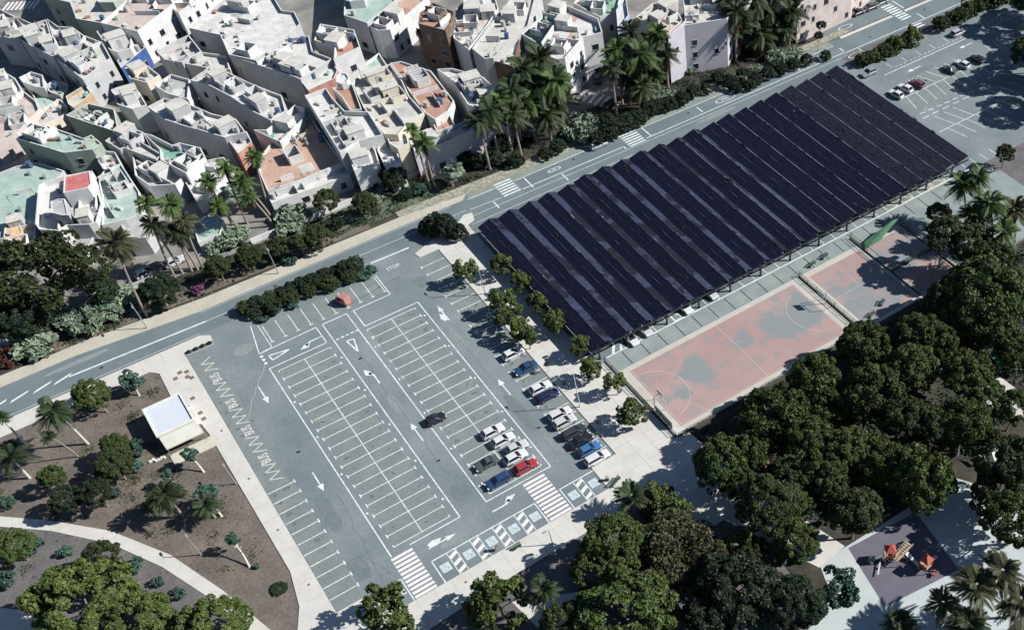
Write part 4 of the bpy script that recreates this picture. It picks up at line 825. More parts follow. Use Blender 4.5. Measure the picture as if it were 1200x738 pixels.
# ------------------------------------------------------------------ CARS
def car(label, x, y, ang, color, kind='hatch', cat='car', group=None, name='parked_car', L=4.2, Wd=1.75):
    """x,y centre; ang = direction of the nose"""
    rt = empty(name, (x, y, .022), ang, label, cat, group)
    body = paint('car_paint_%02d_%02d_%02d' % tuple(int(c * 100) for c in color), color)
    van = kind == 'van'
    h1 = .92 if not van else 1.0; H = 1.46 if not van else 1.95
    prof = [(-L / 2, .35, .78), (-L / 2 + .12, .28, .86 if kind != 'sedan' else .84), (-L / 2 + .75, .2, h1), (-.2, .18, h1), (L / 2 - 1.35, .18, h1 - .02), (L / 2 - .35, .22, .78), (L / 2 - .05, .3, .62), (L / 2, .36, .55)]
    wid = [.80, .92, 1.0, 1.0, 1.0, .95, .84, .72]
    v = []; f = []; n = len(prof)
    for (X, zb, zt), w in zip(prof, wid):
        hw = Wd / 2 * w
        v += [(X, -hw * .86, zb), (X, -hw, zb + .12), (X, -hw, zt - .12), (X, -hw * .88, zt), (X, hw * .88, zt), (X, hw, zt - .12), (X, hw, zb + .12), (X, hw * .86, zb)]
    for i in range(n - 1):
        for j in range(8):
            a = i * 8 + j; b_ = i * 8 + (j + 1) % 8
            f.append((a, a + 8, b_ + 8, b_))
    f.append(tuple(range(8))); f.append(tuple(reversed(range((n - 1) * 8, n * 8))))
    me = bpy.data.meshes.new('body'); me.from_pydata(v, [], f); me.materials.append(body)
    bm = bmesh.new(); bm.from_mesh(me); bmesh.ops.recalc_face_normals(bm, faces=bm.faces); bm.to_mesh(me); bm.free()
    link('body', me, rt)
    # cabin: rings of the greenhouse
    if kind == 'hatch': lo = (-L / 2 + .25, L / 2 - 1.25); hi = (-L / 2 + .62, L / 2 - 2.0)
    elif kind == 'sedan': lo = (-L / 2 + .75, L / 2 - 1.3); hi = (-L / 2 + 1.35, L / 2 - 2.05)
    elif kind == 'estate': lo = (-L / 2 + .15, L / 2 - 1.2); hi = (-L / 2 + .35, L / 2 - 2.0)
    else: lo = (-L / 2 + .08, L / 2 - .75); hi = (-L / 2 + .14, L / 2 - 1.45)
    wl, wh = Wd / 2 * .90, Wd / 2 * .74
    if van: wh = Wd / 2 * .86
    z0, z1 = h1 - .03, H - .05
    A = [(lo[0], -wl, z0), (lo[1], -wl, z0), (lo[1], wl, z0), (lo[0], wl, z0)]
    Bq = [(hi[0], -wh, z1), (hi[1], -wh, z1), (hi[1], wh, z1), (hi[0], wh, z1)]
    m_ = MB(); r_ = .1
    top = [(hi[0] + r_, -wh + r_, H), (hi[1] - r_, -wh + r_, H), (hi[1] - r_, wh - r_, H), (hi[0] + r_, wh - r_, H)]
    m_.face(top, body)
    for i in range(4): m_.face([Bq[i], Bq[(i + 1) % 4], top[(i + 1) % 4], top[i]], body)
    # pillars as a solid painted core slightly inside the glass
    if van:
        for i in (0, 2, 3): m_.face([A[i], A[(i + 1) % 4], Bq[(i + 1) % 4], Bq[i]], body)
    else:
        for i in range(4):
            a, c = Vector(A[i]), Vector(Bq[i]); m_.tube(a, c, .05, .05, body, 5)
    m_.build('roof', rt)
    def pane(nm, i, e=.985, inset_=.04):
        a, b2, c, d = [Vector(p) for p in (A[i], A[(i + 1) % 4], Bq[(i + 1) % 4], Bq[i])]
        q = MB(); q.face([a, b2, c, d], GLASS); q.build(nm, rt)
    if van:
        pane('windscreen', 1)
        q = MB()
        for s in (-1, 1):
            x0 = hi[1] - .9; yy = s * (Wd / 2 * .90 + .012)
            pts = [(x0, yy, z0 + .1), (lo[1] - .35, yy, z0 + .1), (hi[1] - .1, s * (wh + .012 + .01), z1 - .12), (x0, s * (wh + .02), z1 - .12)]
            q.face(pts, GLASS)
        q.build('side_window', rt)
    else:
        pane('windscreen', 1); pane('rear_window', 3); pane('side_window', 0); pane('side_window', 2)
    for sx in (-L / 2 + .75, L / 2 - .8):
        for sy in (-1, 1):
            w_ = MB(); w_.tube((0, -.1, 0), (0, .1, 0), .31, .31, TYRE, 14); w_.tube((0, -.11, 0), (0, .11, 0), .18, .18, GREYM, 10)
            link('wheel', w_.mesh('wheel'), rt, (sx, sy * (Wd / 2 - .1), .31))
    LM = mat('lamp_lens', (.65, .66, .66), .2, spec=.6); RL = mat('tail_lens', (.25, .01, .01), .3, spec=.5)
    for sy in (-1, 1):
        q = MB(); q.box(L / 2 - .14, sy * Wd * .33, .56, .70, .22, .32, LM); q.build('headlight', rt)
        q = MB(); q.box(-L / 2 + .03, sy * Wd * .35, .62, .82, .10, .24, RL); q.build('tail_light', rt)
        q = MB(); q.box(L / 2 - 1.45, sy * (Wd / 2 + .07), .88, .98, .12, .16, body); q.build('mirror', rt)
    return rt
WH = (.52, .53, .53); SIL = (.42, .43, .43); NAVY = (.012, .02, .06); BLK = (.015, .016, .02); GRY = (.07, .08, .08); BLU = (.04, .13, .29); RED = (.30, .03, .035)
def cp(lb, px, py, a, c, k='hatch', L=4.2, z=.9, **kw):
    p = at(px, py, z); return car(lb, p.x, p.y, a, c, k, L=L, **kw)
cp('white hatchback, upper one of the two side by side beside the last empty bays', 577, 504, 0, WH)
cp('white hatchback parked below the upper white one with its bonnet toward the centre line', 589, 514, 0, WH, 'hatch')
cp('light grey hatchback tucked behind the white ones', 605.5, 522.5, 0, SIL, 'hatch', L=4.0)
cp('white hatchback directly above the red car', 604, 534, 0, WH)
cp('bright red hatchback at the end of the middle parking block', 615.5, 545, 0, RED, 'hatch')
cp('dark green grey car alone left of the centre line', 569.5, 541.5, pi, GRY, 'sedan')
cp('deep blue estate car in the last left bay of the middle block', 583, 562, pi, (.02, .045, .12), 'estate', L=4.4)
p = at(510.5, 490, .7); car('black oval looking car parked alone on the block edge line', p.x, p.y, 0, BLK, 'hatch', L=3.6)
cp('white car half hidden under plaza trees in the right row', 601, 413, 0, WH)
cp('dark blue car first in the right row below the trees', 615.5, 430, pi, (.02, .055, .13), 'sedan', L=4.4)
cp('white hatchback beside the navy one in the right row', 633, 453, 0, WH)
cp('navy hatchback beside the white one in the right row', 641.5, 462, 0, NAVY)
cp('white car with a bluish windscreen in the right row', 656, 483.5, 0, (.50, .48, .48), 'estate', L=4.3)
cp('silver car beneath the one with the bluish windscreen', 661.5, 492.5, 0, SIL, 'estate')
cp('charcoal estate car between silver and black in the right row', 672.5, 504.5, 0, (.035, .038, .045), 'estate', L=4.5)
cp('black car with a pale roof reflection in the right row', 680.5, 515, 0, BLK, 'sedan', L=4.4)
cp('sky blue hatchback in the right row', 690.5, 524.5, 0, BLU)
cp('boxy white estate car at the lower end of the right row', 699.5, 535, 0, WH, 'estate', L=4.6)
cp('red and white pickup by the car park hedge', 401, 350, pi * .62, (.36, .17, .15), 'van', L=3.4)
# under the canopy edge
for px, py, c, l in ((743, 399, WH, 'white car poking out at the first bays under the canopy edge'), (759, 388, SIL, 'pale silver car poking out beside the white one under the canopy edge'), (806, 362, WH, 'white van nosing out from under the canopy edge'), (836, 345, SIL, 'small silver car nose under the canopy edge near the crossed box')):
    q_ = at(px, py, .9); car(l, q_.x, q_.y + 1.1, -pi / 2, c, 'hatch', L=4.0)
# right-hand lot
for px, py, c, k, l in ((1050, 109, WH, 'hatch', 'white car nearest the canopy in the right hand lot'), (1061, 102, WH, 'hatch', 'second pale car from the canopy in the right hand lot'), (1075, 97, (.12, .05, .06), 'hatch', 'maroon car in the right hand lot'), (1113, 80, GRY, 'sedan', 'dark grey car left of the white one in the right hand lot'), (1128, 74, WH, 'hatch', 'white car between two dark cars in the right hand lot'), (1145, 68, BLK, 'estate', 'black car at the end of the row in the right hand lot')):
    cp(l, px, py, pi / 2 + .15, c, k, L=4.0)
cp('pale violet grey estate car parked lengthwise at the hedge of the right hand lot', 1123, 37, 0, (.34, .32, .36), 'estate', L=4.4); cp('grey car parked lengthwise by the canopy top corner', 1018, 84, pi, (.20, .23, .24), 'hatch')
for px, py, c, l in ((1006, 14, BLK, 'black car parked by the pinkish house, left of three'), (1021, 8, (.03, .03, .04), 'dark car in the middle of three by the pinkish house'), (1033, 2, GRY, 'grey car right of three by the pinkish house')):
    cp(l, px, py, .0, c, 'sedan', L=4.3, z=.7)
cp('pale silver car waiting by the zebra crossing', 701, 168, 0, (.30, .34, .34), 'estate', L=4.4)
cp('dark car parked in the lay by beside the canopy', 885, 93.5, .05, GRY, 'sedan')
p = at(181, 337 - 35, 0)
for px, py, c, l in ((184, 311, GRY, 'grey car in the shaded street behind the left palms'), (204, 305, SIL, 'silver car in the shaded street behind the left palms'), (170, 318, SIL, 'pale car at the left end of the shaded street row')):
    cp(l, px, py, .12, c, 'hatch')
for px, py, c, l in ((474, 45, GRY, 'grey car in the dark street below the terracotta terrace'), (462, 58, BLK, 'dark car further down the same dark street'), (700, 90, GRY, 'dark car in the shaded side street')):
    cp(l, px, py, 1.05, c, 'hatch')
# ------------------------------------------------------------------ SOLAR CANOPY
PV = mat('solar_cells', (0.0070, 0.0085, 0.0215), .35, c2=(0.0105, 0.0115, 0.023), scale=.25, spec=.12, fine=.3)
PVT = mat('speckled_mesh_roof', (0.009, 0.010, 0.022), .6, c2=(0.040, 0.038, 0.050), scale=2.6, spec=.15, stops=(.45, .8))
STRIP = mat('pale_roof_strip', (0.028, 0.034, 0.060), .6, c2=(0.010, 0.010, 0.017), scale=.13, spec=.15, stops=(.49, .53), fine=.45)
STRIPR = mat('narrow_roof_strip', (0.026, 0.022, 0.034), .6, c2=(0.010, 0.009, 0.016), scale=.2, spec=.2, stops=(.45, .55))
EDGE = mat('roof_capping', (0.10, 0.10, 0.13), .5, c2=(0.012, 0.012, 0.02), scale=.25, stops=(.38, .52))
LEAFD = mat('leaf_litter', (.014, .013, .010), .95, c2=(.028, .024, .016), scale=2)
DEB = mat('pale_debris', (.14, .13, .12), .9)
can = empty('solar_canopy', (46.2, -33.4, 0), 0, 'huge dark navy solar panel canopy with parallel sloping rows beside the road', 'canopy')
N = 21; pitch = 4.53; YS, YN = -33.0 + 33.4, 10.6 + 33.4
rg = random.Random(3)
EDGE2 = mat('bright_capping', (0.16, 0.155, 0.19), .5, c2=(0.04, 0.04, 0.06), scale=.35, stops=(.5, .62))
for i in range(N):
    x0 = i * pitch; zl = 3.2; zh = 4.0; w1 = 2.75 if i < 8 else (3.1 if i < 12 else 3.7)
    yn = YN + rg.uniform(-.7, .5)
    m_ = PV if i < 17 else PVT
    b = MB()
    ny = 12
    for j in range(ny):
        ya = YS + (yn - YS) * j / ny; yb = YS + (yn - YS) * (j + 1) / ny - .04
        for k in range(3):
            xa = x0 + w1 * k / 3; xb = x0 + w1 * (k + 1) / 3 - .03
            za = zl + (zh - zl) * (xa - x0) / w1; zb = zl + (zh - zl) * (xb - x0) / w1; dz = rg.uniform(-.012, .012)
            P4 = [(xa, ya, za + dz), (xb, ya, zb + dz), (xb, yb, zb + dz), (xa, yb, za + dz)]
            b.face(P4, m_); b.face([(p[0], p[1], p[2] - .06) for p in reversed(P4)], DARKM)
            for a_, c_ in ((0, 1), (1, 2), (2, 3), (3, 0)):
                p, q = P4[a_], P4[c_]; b.face([(p[0], p[1], p[2] - .06), (q[0], q[1], q[2] - .06), q, p], DARKM)
    b.build('solar_panel_row', can)
    b = MB(); xe = x0 + pitch - .06; sm = STRIP if i < 12 else (STRIPR if i < 17 else PVT)
    b.face([(x0 + w1 + .02, YS, zh), (xe, YS, zl + .12), (xe, yn, zl + .12), (x0 + w1 + .02, yn, zh)], sm)
    b.face([(x0 + w1 + .02, yn, zh - .05), (xe, yn, zl + .07), (xe, YS, zl + .07), (x0 + w1 + .02, YS, zh - .05)], DARKM)
    b.build('roof_strip', can)
    b = MB(); b.box(x0 + w1, (YS + yn) / 2, zh + .004, zh + .05, .08 if i < 10 else .13, yn - YS, EDGE if i < 10 else EDGE2); b.build('ridge_cap', can)
    b = MB(); b.box(x0 + w1 * .48, (YS + yn) / 2, zl + (zh - zl) * .48 + .02, zl + (zh - zl) * .48 + .05, .06, yn - YS - .4, EDGE)
    b.build('cable_tray', can)
    b = MB()
    for q_ in range(rg.randint(5, 12)):
        t_ = rg.random(); xd = x0 + (w1 + .1 if t_ < .7 else rg.uniform(.3, w1 - .2)); yd = (yn - abs(rg.gauss(0, 9)) - 1.2) if q_ % 2 else rg.uniform(YS + 1, yn - 1.2); yd = max(YS + 1, yd)
        zd = zh + .06 if t_ < .7 else zl + (zh - zl) * (xd - x0) / w1 + .02
        b.box(xd + rg.uniform(-.15, .15), yd, zd, zd + .05, rg.uniform(.08, .3), rg.uniform(.3, 1.8), LEAFD if rg.random() < .85 else DEB, rot=rg.uniform(-.2, .2))
    tag(b.build('leaf_litter', can), kind='stuff')
b = MB()
for yy in (YS + .1, (YS + YN) / 2 - 11, (YS + YN) / 2, (YS + YN) / 2 + 11, YN - .6): b.box(N * pitch / 2 - .2, yy, 2.72, 3.0, N * pitch - .4, .2, DARKM)
b.build('beam', can)
for r_, yy in enumerate((.95, 12, 22, 33, 43)):
    for k in range(13):
        b = MB(); x = 1.5 + 7.42 * k; b.box(x, yy, 0.02, 2.75, .28, .28, DARKM); b.box(x, yy, 0.02, .12, .5, .5, DARKM)
        b.tube((x, yy, 1.9), (x + 1.6, yy, 2.75), .07, .07, DARKM, 6); b.tube((x, yy, 1.9), (x - 1.6, yy, 2.75), .07, .07, DARKM, 6)
        b.build('post', can)
# ------------------------------------------------------------------ KIOSK
WALLW = mat('white_render', (.55, .54, .51), .85, c2=(.62, .61, .58), scale=.6)
CREAM = mat('cream_awning', (.48, .475, .42), .85, c2=(.42, .41, .36), scale=.7)
kb = [(-21.9, -5.6), (-15.8, -5.6), (-15.8, 1.6), (-21.9, 1.6)]
kio = empty('kiosk', (-18.8, -2, 0), 0, 'small white flat roofed kiosk with a cream awning on the corner of the park', 'kiosk')
b = MB(); loc = [(p[0] + 18.8, p[1] + 2) for p in kb]; b.prism(loc, 0, 2.9, WALLW, cap=False); b.build('wall', kio)
b = MB(); b.prism(inset(loc, -.15), 2.9, 3.05, WALLW, top=mat('pale_blue_roofing', (.50, .53, .58), .7, c2=(.46, .49, .53), scale=.5), bottom=True); b.build('roof', kio)
b = MB(); o_, i_ = inset(loc, -.15), inset(loc, .12)
for k in range(4):
    j = (k + 1) % 4; b.face([(*o_[k], 3.3), (*o_[j], 3.3), (*i_[j], 3.3), (*i_[k], 3.3)], WALLW); b.face([(*o_[k], 3.052), (*o_[j], 3.052), (*o_[j], 3.3), (*o_[k], 3.3)], WALLW); b.face([(*i_[j], 3.052), (*i_[k], 3.052), (*i_[k], 3.3), (*i_[j], 3.3)], WALLW)
b.build('parapet', kio)
b = MB(); y0 = loc[0][1]
b.face([(-3.0, y0 - .01, 2.7), (3.1, y0 - .01, 2.7), (3.3, y0 - 2.5, 2.0), (-2.9, y0 - 2.5, 2.0)][::-1], CREAM); b.face([(-3.0, y0 - .01, 2.66), (3.1, y0 - .01, 2.66), (3.3, y0 - 2.5, 1.96), (-2.9, y0 - 2.5, 1.96)], CREAM); b.face([(-2.9, y0 - 2.5, 1.75), (3.3, y0 - 2.5, 1.75), (3.3, y0 - 2.5, 2.0), (-2.9, y0 - 2.5, 2.0)], CREAM)
b.build('awning', kio)
for x in (-2.8, 3.2): q = MB(); q.tube((x, y0 - 2.4, 0), (x, y0 - 2.4, 1.98), .04, .04, GREYM, 6); q.build('awning_post', kio)
q = MB(); q.box(0, y0 - .03, 1.0, 2.1, 3.6, .06, GLASS); q.build('serving_hatch', kio)
q = MB(); q.box(-1.4, 3.64, 0, 2.0, .9, .06, GREYM); q.build('door', kio)
b = MB(); b.box(-18.0, -9.0, 0, .132, 7.8, 2.6, mat('kiosk_terrace', (.44, .42, .34), .9, c2=(.5, .48, .40), scale=.7)); tag(b.build('kiosk_terrace'), kind='structure')
# ------------------------------------------------------------------ LAMPS, FENCES, COURT AND PLAY EQUIPMENT
def lamp(label, x, y, h, ang=0, arm=1.2, mt=GREYM, group='street lamps'):
    rt = empty('street_lamp', (x, y, 0), ang, label, 'street lamp', group)
    b = MB(); b.tube((0, 0, 0), (0, 0, .5), .14, .12, mt); b.tube((0, 0, .45), (0, 0, h), .10, .06, mt); b.build('pole', rt)
    b = MB(); b.tube((0, 0, h - .05), (arm, 0, h + .1), .04, .035, mt, 6); b.build('arm', rt)
    b = MB(); b.box(arm + .3, 0, h + .05, h + .15, .75, .3, mt); b.box(arm + .3, 0, h + .025, h + .05, .5, .22, mat('lamp_glass', (.5, .5, .48), .3)); b.build('lamp_head', rt)
p = at(569, 345); lamp('lamp post at the top of the plaza beside the small tree', p.x, p.y, 8.0, pi * .55)
p = at(680, 477); lamp('lamp post on the plaza beside the white and silver cars', p.x, p.y, 9.0, pi * .55, mt=mat('pale_post', (.5, .5, .5), .5))
p = at(327, 321); lamp('lamp post on the sand pavement across the road', p.x, p.y, 7.0, -pi / 2)
p = at(236, 650); lamp('lamp post between the curved path and the car park pavement', p.x, p.y, 4.5, pi / 2, .5)
p = at(277, 567); lamp('short lamp post beside the car park pavement in the park', p.x, p.y, 4.2, pi / 2, .5)
p = at(173, 385); lamp('lamp post at the end of the brown bed by the left palm', p.x, p.y, 6.5, -pi / 2)
p = at(640, 0)
lamp('lamp post behind the dark car park corner, lower pavement', *at(648, 638)[:2], 4.2, pi, .5)
def fence(label, p0, p1, h=1.0, mt=DARKM, step=2.5, name='fence', mesh_=True):
    p0 = Vector((*p0, 0)); p1 = Vector((*p1, 0)); L = (p1 - p0).length; a = atan2(p1.y - p0.y, p1.x - p0.x)
    rt = empty(name, p0, a, label, 'fence')
    n = max(2, int(L / step)); b = MB()
    for i in range(n + 1): b.tube((L * i / n, 0, 0), (L * i / n, 0, h), .05, .05, mt, 6)
    b.build('post', rt)
    b = MB(); 
    for z in (.12, h * .5, h - .04): b.box(L / 2, 0, z, z + .06, L, .05, mt)
    k = int(L / .35)
    for i in range(k): b.box(.17 + i * L / k, 0, .12, h - .04, .03, .03, mt)
    b.build('mesh_panel', rt)
    b = MB(); b.box(L / 2, 0, 0, .3, L, .28, mat('fence_base', (.06, .065, .06), .9)); b.build('base', rt)
fence('long dark fence between plaza and pink court', (48.0, -33.6), (48.2, -56.2), 1.3)
fence('dark fence between the first and second court', (90.6, -37.3), (90.6, -56.2), 1.3)
fence('dark fence between the second and third court', (106, -34.8), (106, -55.8), 1.6)
fence('dark fence at the far end of the third court', (117.2, -37.4), (117.2, -55.0), 1.6)
fence('short dark fence dividing the third court crosswise', (106.2, -47.2), (117, -47.2), 1.4)
fence('low dark fence along the lower edge of the pink court', (48.6, -56.3), (90.2, -56.3), 1.0)
def goal(label, x, y, ang):
    rt = empty('goal', (x, y, .07), ang, label, 'goal', 'goals with backboards')
    wt = mat('white_enamel', (.6, .6, .58), .5)
    b = MB(); b.tube((0, -1.5, 0), (0, -1.5, 2.1), .05, .05, wt, 6); b.tube((0, 1.5, 0), (0, 1.5, 2.1), .05, .05, wt, 6); b.tube((0, -1.55, 2.1), (0, 1.55, 2.1), .05, .05, wt, 6); b.tube((-1, -1.5, 0), (0, -1.5, 2.1), .03, .03, wt, 6); b.tube((-1, 1.5, 0), (0, 1.5, 2.1), .03, .03, wt, 6); b.tube((-1, -1.5, .03), (-1, 1.5, .03), .03, .03, wt, 6); b.build('frame', rt)
    b = MB(); b.tube((-1.4, 0, 0), (-1.4, 0, 3.0), .1, .08, GREYM); b.tube((-1.4, 0, 2.9), (-.2, 0, 3.1), .06, .06, GREYM); b.build('post', rt)
    b = MB(); b.box(-.15, 0, 2.6, 3.7, .06, 1.8, wt); b.build('backboard', rt)
    b = MB(); arc(b, (.15, 0), .23, 0, 360, .04, 2.85, mat('hoop_orange', (.4, .1, .03), .5)); b.build('hoop', rt)
goal('goal and basketball hoop at the far end of the pink court', 88.4, -46.3, pi)
goal('goal and basketball hoop at the near end of the pink court', 50.4, -48.5, 0)
b = MB(); b.box(0, 0, .25, 1.9, .12, 5.2, mat('grey_board', (.33, .35, .34), .7)); 
rt = empty('notice_panel', (48.7, -51.8, 0), 0, 'long pale board standing along the inside of the plaza fence', 'panel'); b.build('board', rt)
b = MB(); b.tube((0, -2.3, 0), (0, -2.3, .3), .05, .05, GREYM, 6); b.tube((0, 2.3, 0), (0, 2.3, .3), .05, .05, GREYM, 6); b.build('leg', rt)
def bench(label, x, y, ang, L=1.8, mt=None, group='park benches', z=.07):
    mt = mt or mat('bench_green', (.03, .06, .05), .6)
    rt = empty('bench', (x, y, z), ang, label, 'bench', group)
    b = MB()
    for k in range(3): b.box(0, -.16 + .16 * k, .42, .46, L, .13, mt)
    b.build('seat', rt); b = MB()
    for k in range(2): b.box(0, .25 + .03 * k, .55 + .18 * k, .68 + .18 * k, L, .04, mt)
    b.build('backrest', rt)
    for s in (-1, 1): b = MB(); b.box(s * L * .4, .02, 0, .42, .07, .45, DARKM); b.build('leg', rt)
bench('dark green bench on the slab promenade, right of two', *at(966.5, 302)[:2], .3, 2.0); bench('dark bench on the slab promenade, left of two', *at(952, 311.5)[:2], .3, 2.0)
bench('bench at the corner of the second court', *at(1034, 356)[:2], .5); bench('bench near the second court lower corner', *at(1022, 370)[:2], .3)
# green tarpaulin
GT = mat('green_tarpaulin', (.035, .11, .06), .7, c2=(.07, .18, .11), scale=.5)
rt = empty('tarpaulin', (107, -38, 0), 0, 'slanted green tarpaulin hung over the corner of the third court', 'tarpaulin')
b = MB(); A_ = [at(1013, 283, 1.0), at(1046, 258, 3.2), at(1053, 256, 3.2), at(1032, 281, 1.2), at(1014, 292, .5)]
o0 = Vector((107, -38, 0))
b.face([a - o0 for a in A_], GT); b.face([a - o0 - Vector((0, 0, .03)) for a in reversed(A_)], GT); b.build('cloth', rt)
b = MB(); 
for a in (A_[1], A_[2], A_[0]): b.tube((a.x - 107, a.y + 38, 0), (a.x - 107, a.y + 38, a.z), .05, .05, DARKM, 6)
b.build('post', rt)
def canvas(label, pts, c, name='shade_sail'):
    o0 = at(pts[0][0], pts[0][1], 0); rt = empty(name, (o0.x, o0.y, 0), 0, label, 'shade sail')
    b = MB(); Q = [at(*p) - o0 for p in pts]; b.face(Q, c); b.face([q - Vector((0, 0, .03)) for q in reversed(Q)], c); b.build('cloth', rt)
    b = MB(); [b.tube((q.x, q.y, 0), (q.x, q.y, q.z), .05, .05, GREYM, 6) for q in Q]; b.build('post', rt)
WC = mat('white_canvas', (.5, .5, .46), .8, c2=(.42, .44, .40), scale=.5)
canvas('green canvas shelter between trees at the right edge', [(1160, 415, 2.6), (1171, 429, 2.2), (1178, 421, 2.6), (1181, 408, 3.0), (1168, 404, 3)], mat('green_canvas', (.05, .25, .13), .7))
canvas('white and green canvas beside the right hand trees', [(1161, 526, 2.5), (1166, 541, 1.5), (1173, 538, 1.5), (1179, 520, 2.6), (1172, 522, 2.3)], mat('pale_teal_canvas', (.22, .36, .30), .7, c2=(.5, .55, .48), scale=.6, stops=(.45, .55)))
canvas('small white canvas left of the white and green one', [(1144, 527, 2.2), (1149, 540, 1.5), (1156, 539, 1.5), (1153, 531, 2)], WC)
canvas('white parasol shaped sail by the clump at the canopy corner', [(536, 262, 2.4), (545, 266, 2.2), (556, 258, 2.4), (553, 249, 2.7), (543, 252, 2.6)], WC)
# climbing frame of white bars
p = at(1136, 308); rt = empty('climbing_frame', (p.x, p.y, 0), .3, 'small white climbing frame of crossed bars under the palms', 'climbing frame'); wt = mat('white_enamel', (.6, .6, .58), .5)
b = MB()
for i in range(4):
    for j in range(4): b.tube((i * .7, j * .7, 0), (i * .7, j * .7, 1.8), .05, .05, wt, 6)
b.build('upright', rt); b = MB()
for z in (.6, 1.2, 1.8):
    for i in range(4): b.tube((i * .7, 0, z), (i * .7, 2.1, z), .06, .06, wt, 6); b.tube((0, i * .7, z), (2.1, i * .7, z), .06, .06, wt, 6)
b.build('rung', rt)
# playground tower
RR = mat('play_red', (.34, .075, .055), .45); YL = mat('play_yellow', (.34, .27, .18), .6); GP = mat('play_grey', (.45, .46, .44), .5)
def tower(label, px, py, ang, roof=RR):
    p = at(px, py); rt = empty('play_tower', (p.x, p.y, .08), ang, label, 'play tower', 'play towers')
    for sx in (-.7, .7):
        for sy in (-.7, .7): b = MB(); b.tube((sx, sy, 0), (sx, sy, 3.0), .06, .06, YL, 8); b.build('post', rt)
    b = MB(); b.box(0, 0, 1.25, 1.35, 1.5, 1.5, YL); b.build('platform', rt)
    b = MB(); r_ = .85; t = [(-.12, 0, 3.9), (.12, 0, 3.9)]
    q = [(-r_, -r_, 2.9), (r_, -r_, 2.9), (r_, r_, 2.9), (-r_, r_, 2.9)]
    b.face([q[0], q[1], t[1], t[0]], roof); b.face([q[2], q[3], t[0], t[1]], roof); b.face([q[1], q[2], t[1]], roof); b.face([q[3], q[0], t[0]], roof); b.face(q[::-1], roof); b.build('roof', rt)
    b = MB(); 
    for i in range(8):
        z0, z1 = 1.3 - i * .16, 1.3 - (i + 1) * .16; x0, x1 = .75 + i * .32, .75 + (i + 1) * .32
        b.face([(x0, -.28, z0), (x1, -.28, z1), (x1, .28, z1), (x0, .28, z0)], GP)
        for s in (-.28, .28): b.face([(x0, s, z0), (x1, s, z1), (x1, s, z1 + .18), (x0, s, z0 + .18)], GP)
    b.build('slide', rt)
    b = MB(); b.box(-.78, 0, 1.35, 2.1, .05, 1.5, roof); b.box(0, .78, 1.35, 2.1, 1.5, .05, roof); b.build('rail', rt)
tower('red roofed play tower on the left of the playground', 1041, 655, 2.6); tower('red roofed play tower on the right of the playground', 1083, 667, .15)
p = at(1056, 652); rt = empty('play_bridge', (p.x, p.y, .08), .2, 'wooden climbing bridge with a pale slide between the two red roofed towers', 'play bridge')
b = MB(); 
for i in range(9): b.box(-1.8 + .45 * i, 0, 1.15 + .06 * abs(i - 4) , 1.23 + .06 * abs(i - 4), .36, 1.1, YL)
b.build('deck', rt); b = MB()
for s in (-1, 1):
    b.tube((-2, s * .6, 2.0), (2, s * .6, 2.0), .05, .05, YL, 6)
    for x in (-2, 0, 2): b.tube((x, s * .6, 0), (x, s * .6, 2.0), .06, .06, YL, 6)
b.build('rail', rt); b = MB()
for i in range(9):
    a0, a1 = i * .1745, (i + 1) * .1745
    b.face([(.4 + 2.4 * cos(a0) * 0 - .35, -.6 - 2.6 * i / 9, 1.2 - 1.15 * i / 9), (.4 + .35, -.6 - 2.6 * i / 9, 1.2 - 1.15 * i / 9), (.4 + .35, -.6 - 2.6 * (i + 1) / 9, 1.2 - 1.15 * (i + 1) / 9), (.05, -.6 - 2.6 * (i + 1) / 9, 1.2 - 1.15 * (i + 1) / 9)], GP)
b.build('slide', rt)
p = at(1030, 666); rt = empty('see_saw', (p.x, p.y, .08), .7, 'thin pale see saw at the left of the play towers', 'see saw'); b = MB(); b.box(0, 0, .5, .56, 3.0, .25, GP); b.build('plank', rt); b = MB(); b.box(0, 0, 0, .5, .3, .3, DARKM); b.build('stand', rt)
p = at(1094, 674); rt = empty('spring_rider', (p.x, p.y, .08), .7, 'small pink red spring rider at the right of the playground', 'spring rider'); b = MB(); b.tube((0, 0, 0), (0, 0, .4), .12, .12, DARKM); b.build('spring', rt); b = MB(); b.box(0, 0, .4, .75, .9, .3, RR); b.box(.35, 0, .75, 1.0, .2, .3, RR); b.build('seat', rt)
tower('small play tower with a red roof hidden among the trees above the grove', 895, 548, .4)
bench('bench on the lower pavement by the accessible bays', *at(606, 642)[:2], .0, 1.6); bench('bench at the right end of the lower pavement', *at(722, 566)[:2], 0.4, 2.4)
# low white bollards and bins by the bays
for px, py, l in ((579, 645, 'grey bin beside the accessible bays'), (712, 563, 'dark bin at the corner kerb of the car park')):
    p = at(px, py); rt = empty('litter_bin', (p.x, p.y, .13), 0, l, 'litter bin'); b = MB(); b.tube((0, 0, 0), (0, 0, .85), .28, .32, DARKM, 12); b.build('bin_body', rt); b = MB(); b.tube((0, 0, .85), (0, 0, .93), .34, .30, GREYM, 12); b.build('rim', rt)
# loaded letters on the soil by the kiosk (low white stones)
rt = empty('white_stones', (*at(183, 540)[:2], 0), 0, 'row of low white painted stones by the kiosk awning', 'stones'); b = MB()
for i, (px, py) in enumerate(((177, 541), (180, 539), (183, 540), (187, 539), (190, 537), (193, 536))):
    q = at(px, py) - at(183, 540); b.box(q.x, q.y, 0, .3, .5, .35, WALLW, rot=i)
b.build('stone', rt)
